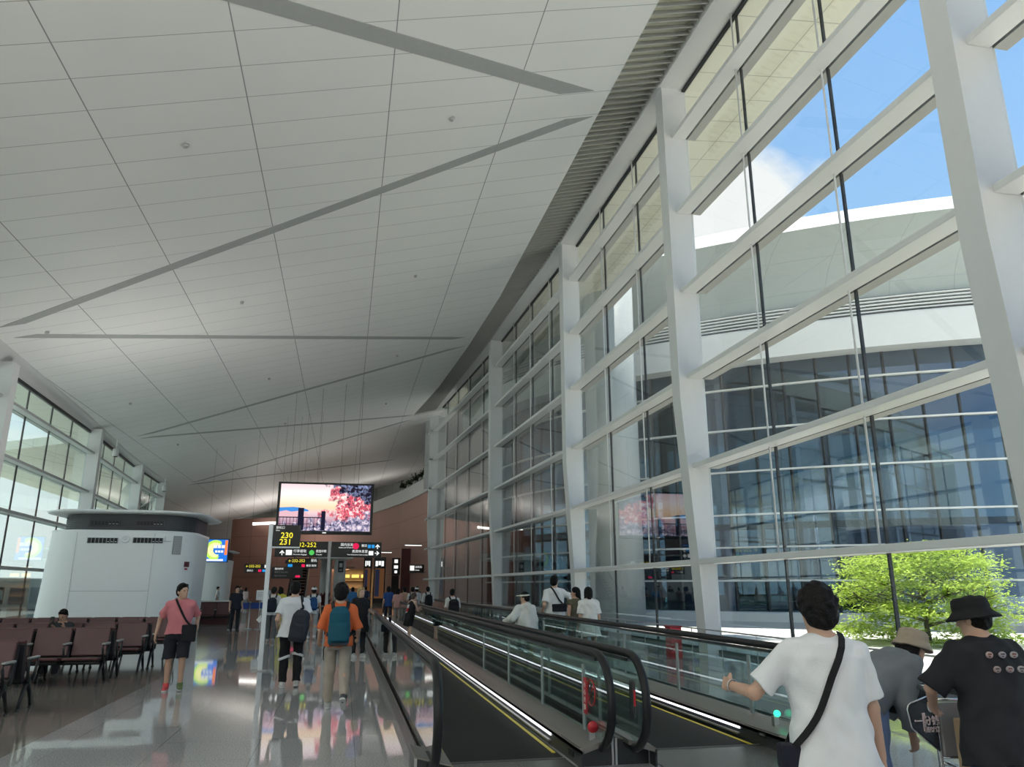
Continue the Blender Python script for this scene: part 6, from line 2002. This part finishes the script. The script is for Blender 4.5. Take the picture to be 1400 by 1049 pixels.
# ---- group queueing ahead, by the last column
grp = [(1.95, 35.0, (.03, .08, .26), 'bob', 'person in blue jacket on the left walkway', NAVY, 1.70, 0, None),
       (2.32, 34.4, (.48, .27, .25), 'long', 'person in dusty pink top on the left walkway', (.3, .28, .28), 1.60, 20, None),
       (2.68, 35.5, (.42, .25, .18), 'bun', 'person in tan top just ahead of the dusty pink one', (.3, .25, .2), 1.66, -15, None),
       (2.92, 34.0, (.60, .60, .60), 'short', 'person in white T-shirt with dark backpack straps by the centre handrail', (.1, .1, .12), 1.66, 10, None),
       (3.25, 35.8, (.35, .36, .36), 'short', 'person in white cap and grey top on the right walkway', (.2, .2, .22), 1.66, 0, (.72, .72, .72)),
       (3.52, 33.5, (.45, .46, .46), 'short', 'person in grey long sleeves with black backpack on the right walkway', (.08, .09, .1), 1.68, -6, None),
       (.12, 45.0, (.26, .26, .30), 'short', 'tall distant person in grey shirt in front of the shop', (.12, .12, .14), 1.86, 0, (.6, .6, .6)),
       (-.22, 44.0, (.58, .58, .58), 'long', 'distant person in white dress in front of the shop', (.55, .55, .55), 1.62, 10, None),
       (.50, 44.5, (.05, .18, .40), 'bob', 'distant person in blue top and tan shorts in front of the shop', (.36, .2, .12), 1.66, 0, None),
       (-8.6, 58.0, (.60, .60, .62), 'short', 'distant person in white shirt left of the end wall', (.1, .1, .1), 1.70, 90, None),
       (-7.4, 60.5, (.12, .12, .13), 'short', 'distant person in charcoal top near the left end wall', (.06, .06, .07), 1.74, 150, None),
       (-6.6, 57.0, (.52, .40, .40), 'long', 'distant person in pale rose top near the left end wall', (.3, .3, .3), 1.62, 30, None),
       (-5.9, 62.0, (.62, .62, .64), 'bob', 'distant person in white blouse beyond the blue belt', (.62, .62, .62), 1.64, -60, None),
       (-5.3, 58.5, (.55, .56, .60), 'short', 'distant person in pale blue shirt beyond the blue belt', (.5, .5, .52), 1.72, 170, None),
       (-4.5, 59.0, (.16, .08, .08), 'short', 'distant person in dark maroon top beyond the blue belt', (.06, .06, .06), 1.70, 20, None),
       (-9.0, 52.0, (.14, .15, .17), 'short', 'distant person in slate top beside the far air unit', (.2, .2, .2), 1.70, 40, None),
       (1.30, 48.0, (.04, .05, .10), 'short', 'distant person in navy top left of the lightboxes', (.05, .05, .06), 1.70, 0, None),
       (4.30, 47.0, (.10, .10, .11), 'short', 'distant person in black top by the last white column', (.1, .1, .1), 1.70, -20, None)]
for i, (x, y, c, hs, lab, pc, H_, fc, capc) in enumerate(grp):
    q_ = .017 if y < 40 else .022
    f = person(lab, x, y, face=fc, H=H_, q=q_, hairstyle=hs, shirt=c, sleeve=.7 + (i % 3) * .3, pants=pc, plen=.8 if i in (8,) else 2.0, legs=((8 - i % 5 * 3, 4), (-6 + i % 4 * 3, 6)), fingers=y < 40, wr=0, tone=i % 3, build=.92 + .06 * (i % 3))
    if capc:
        cap(f, capc, True)
    if i == 5:
        backpack(f, 'black backpack on the person in grey long sleeves', (.012, .012, .013), w=.34, h=.48, dpt=.2)
    if i == 3:
        backpack(f, 'dark backpack on the white T-shirted person by the centre handrail', (.03, .03, .035), w=.30, h=.42)
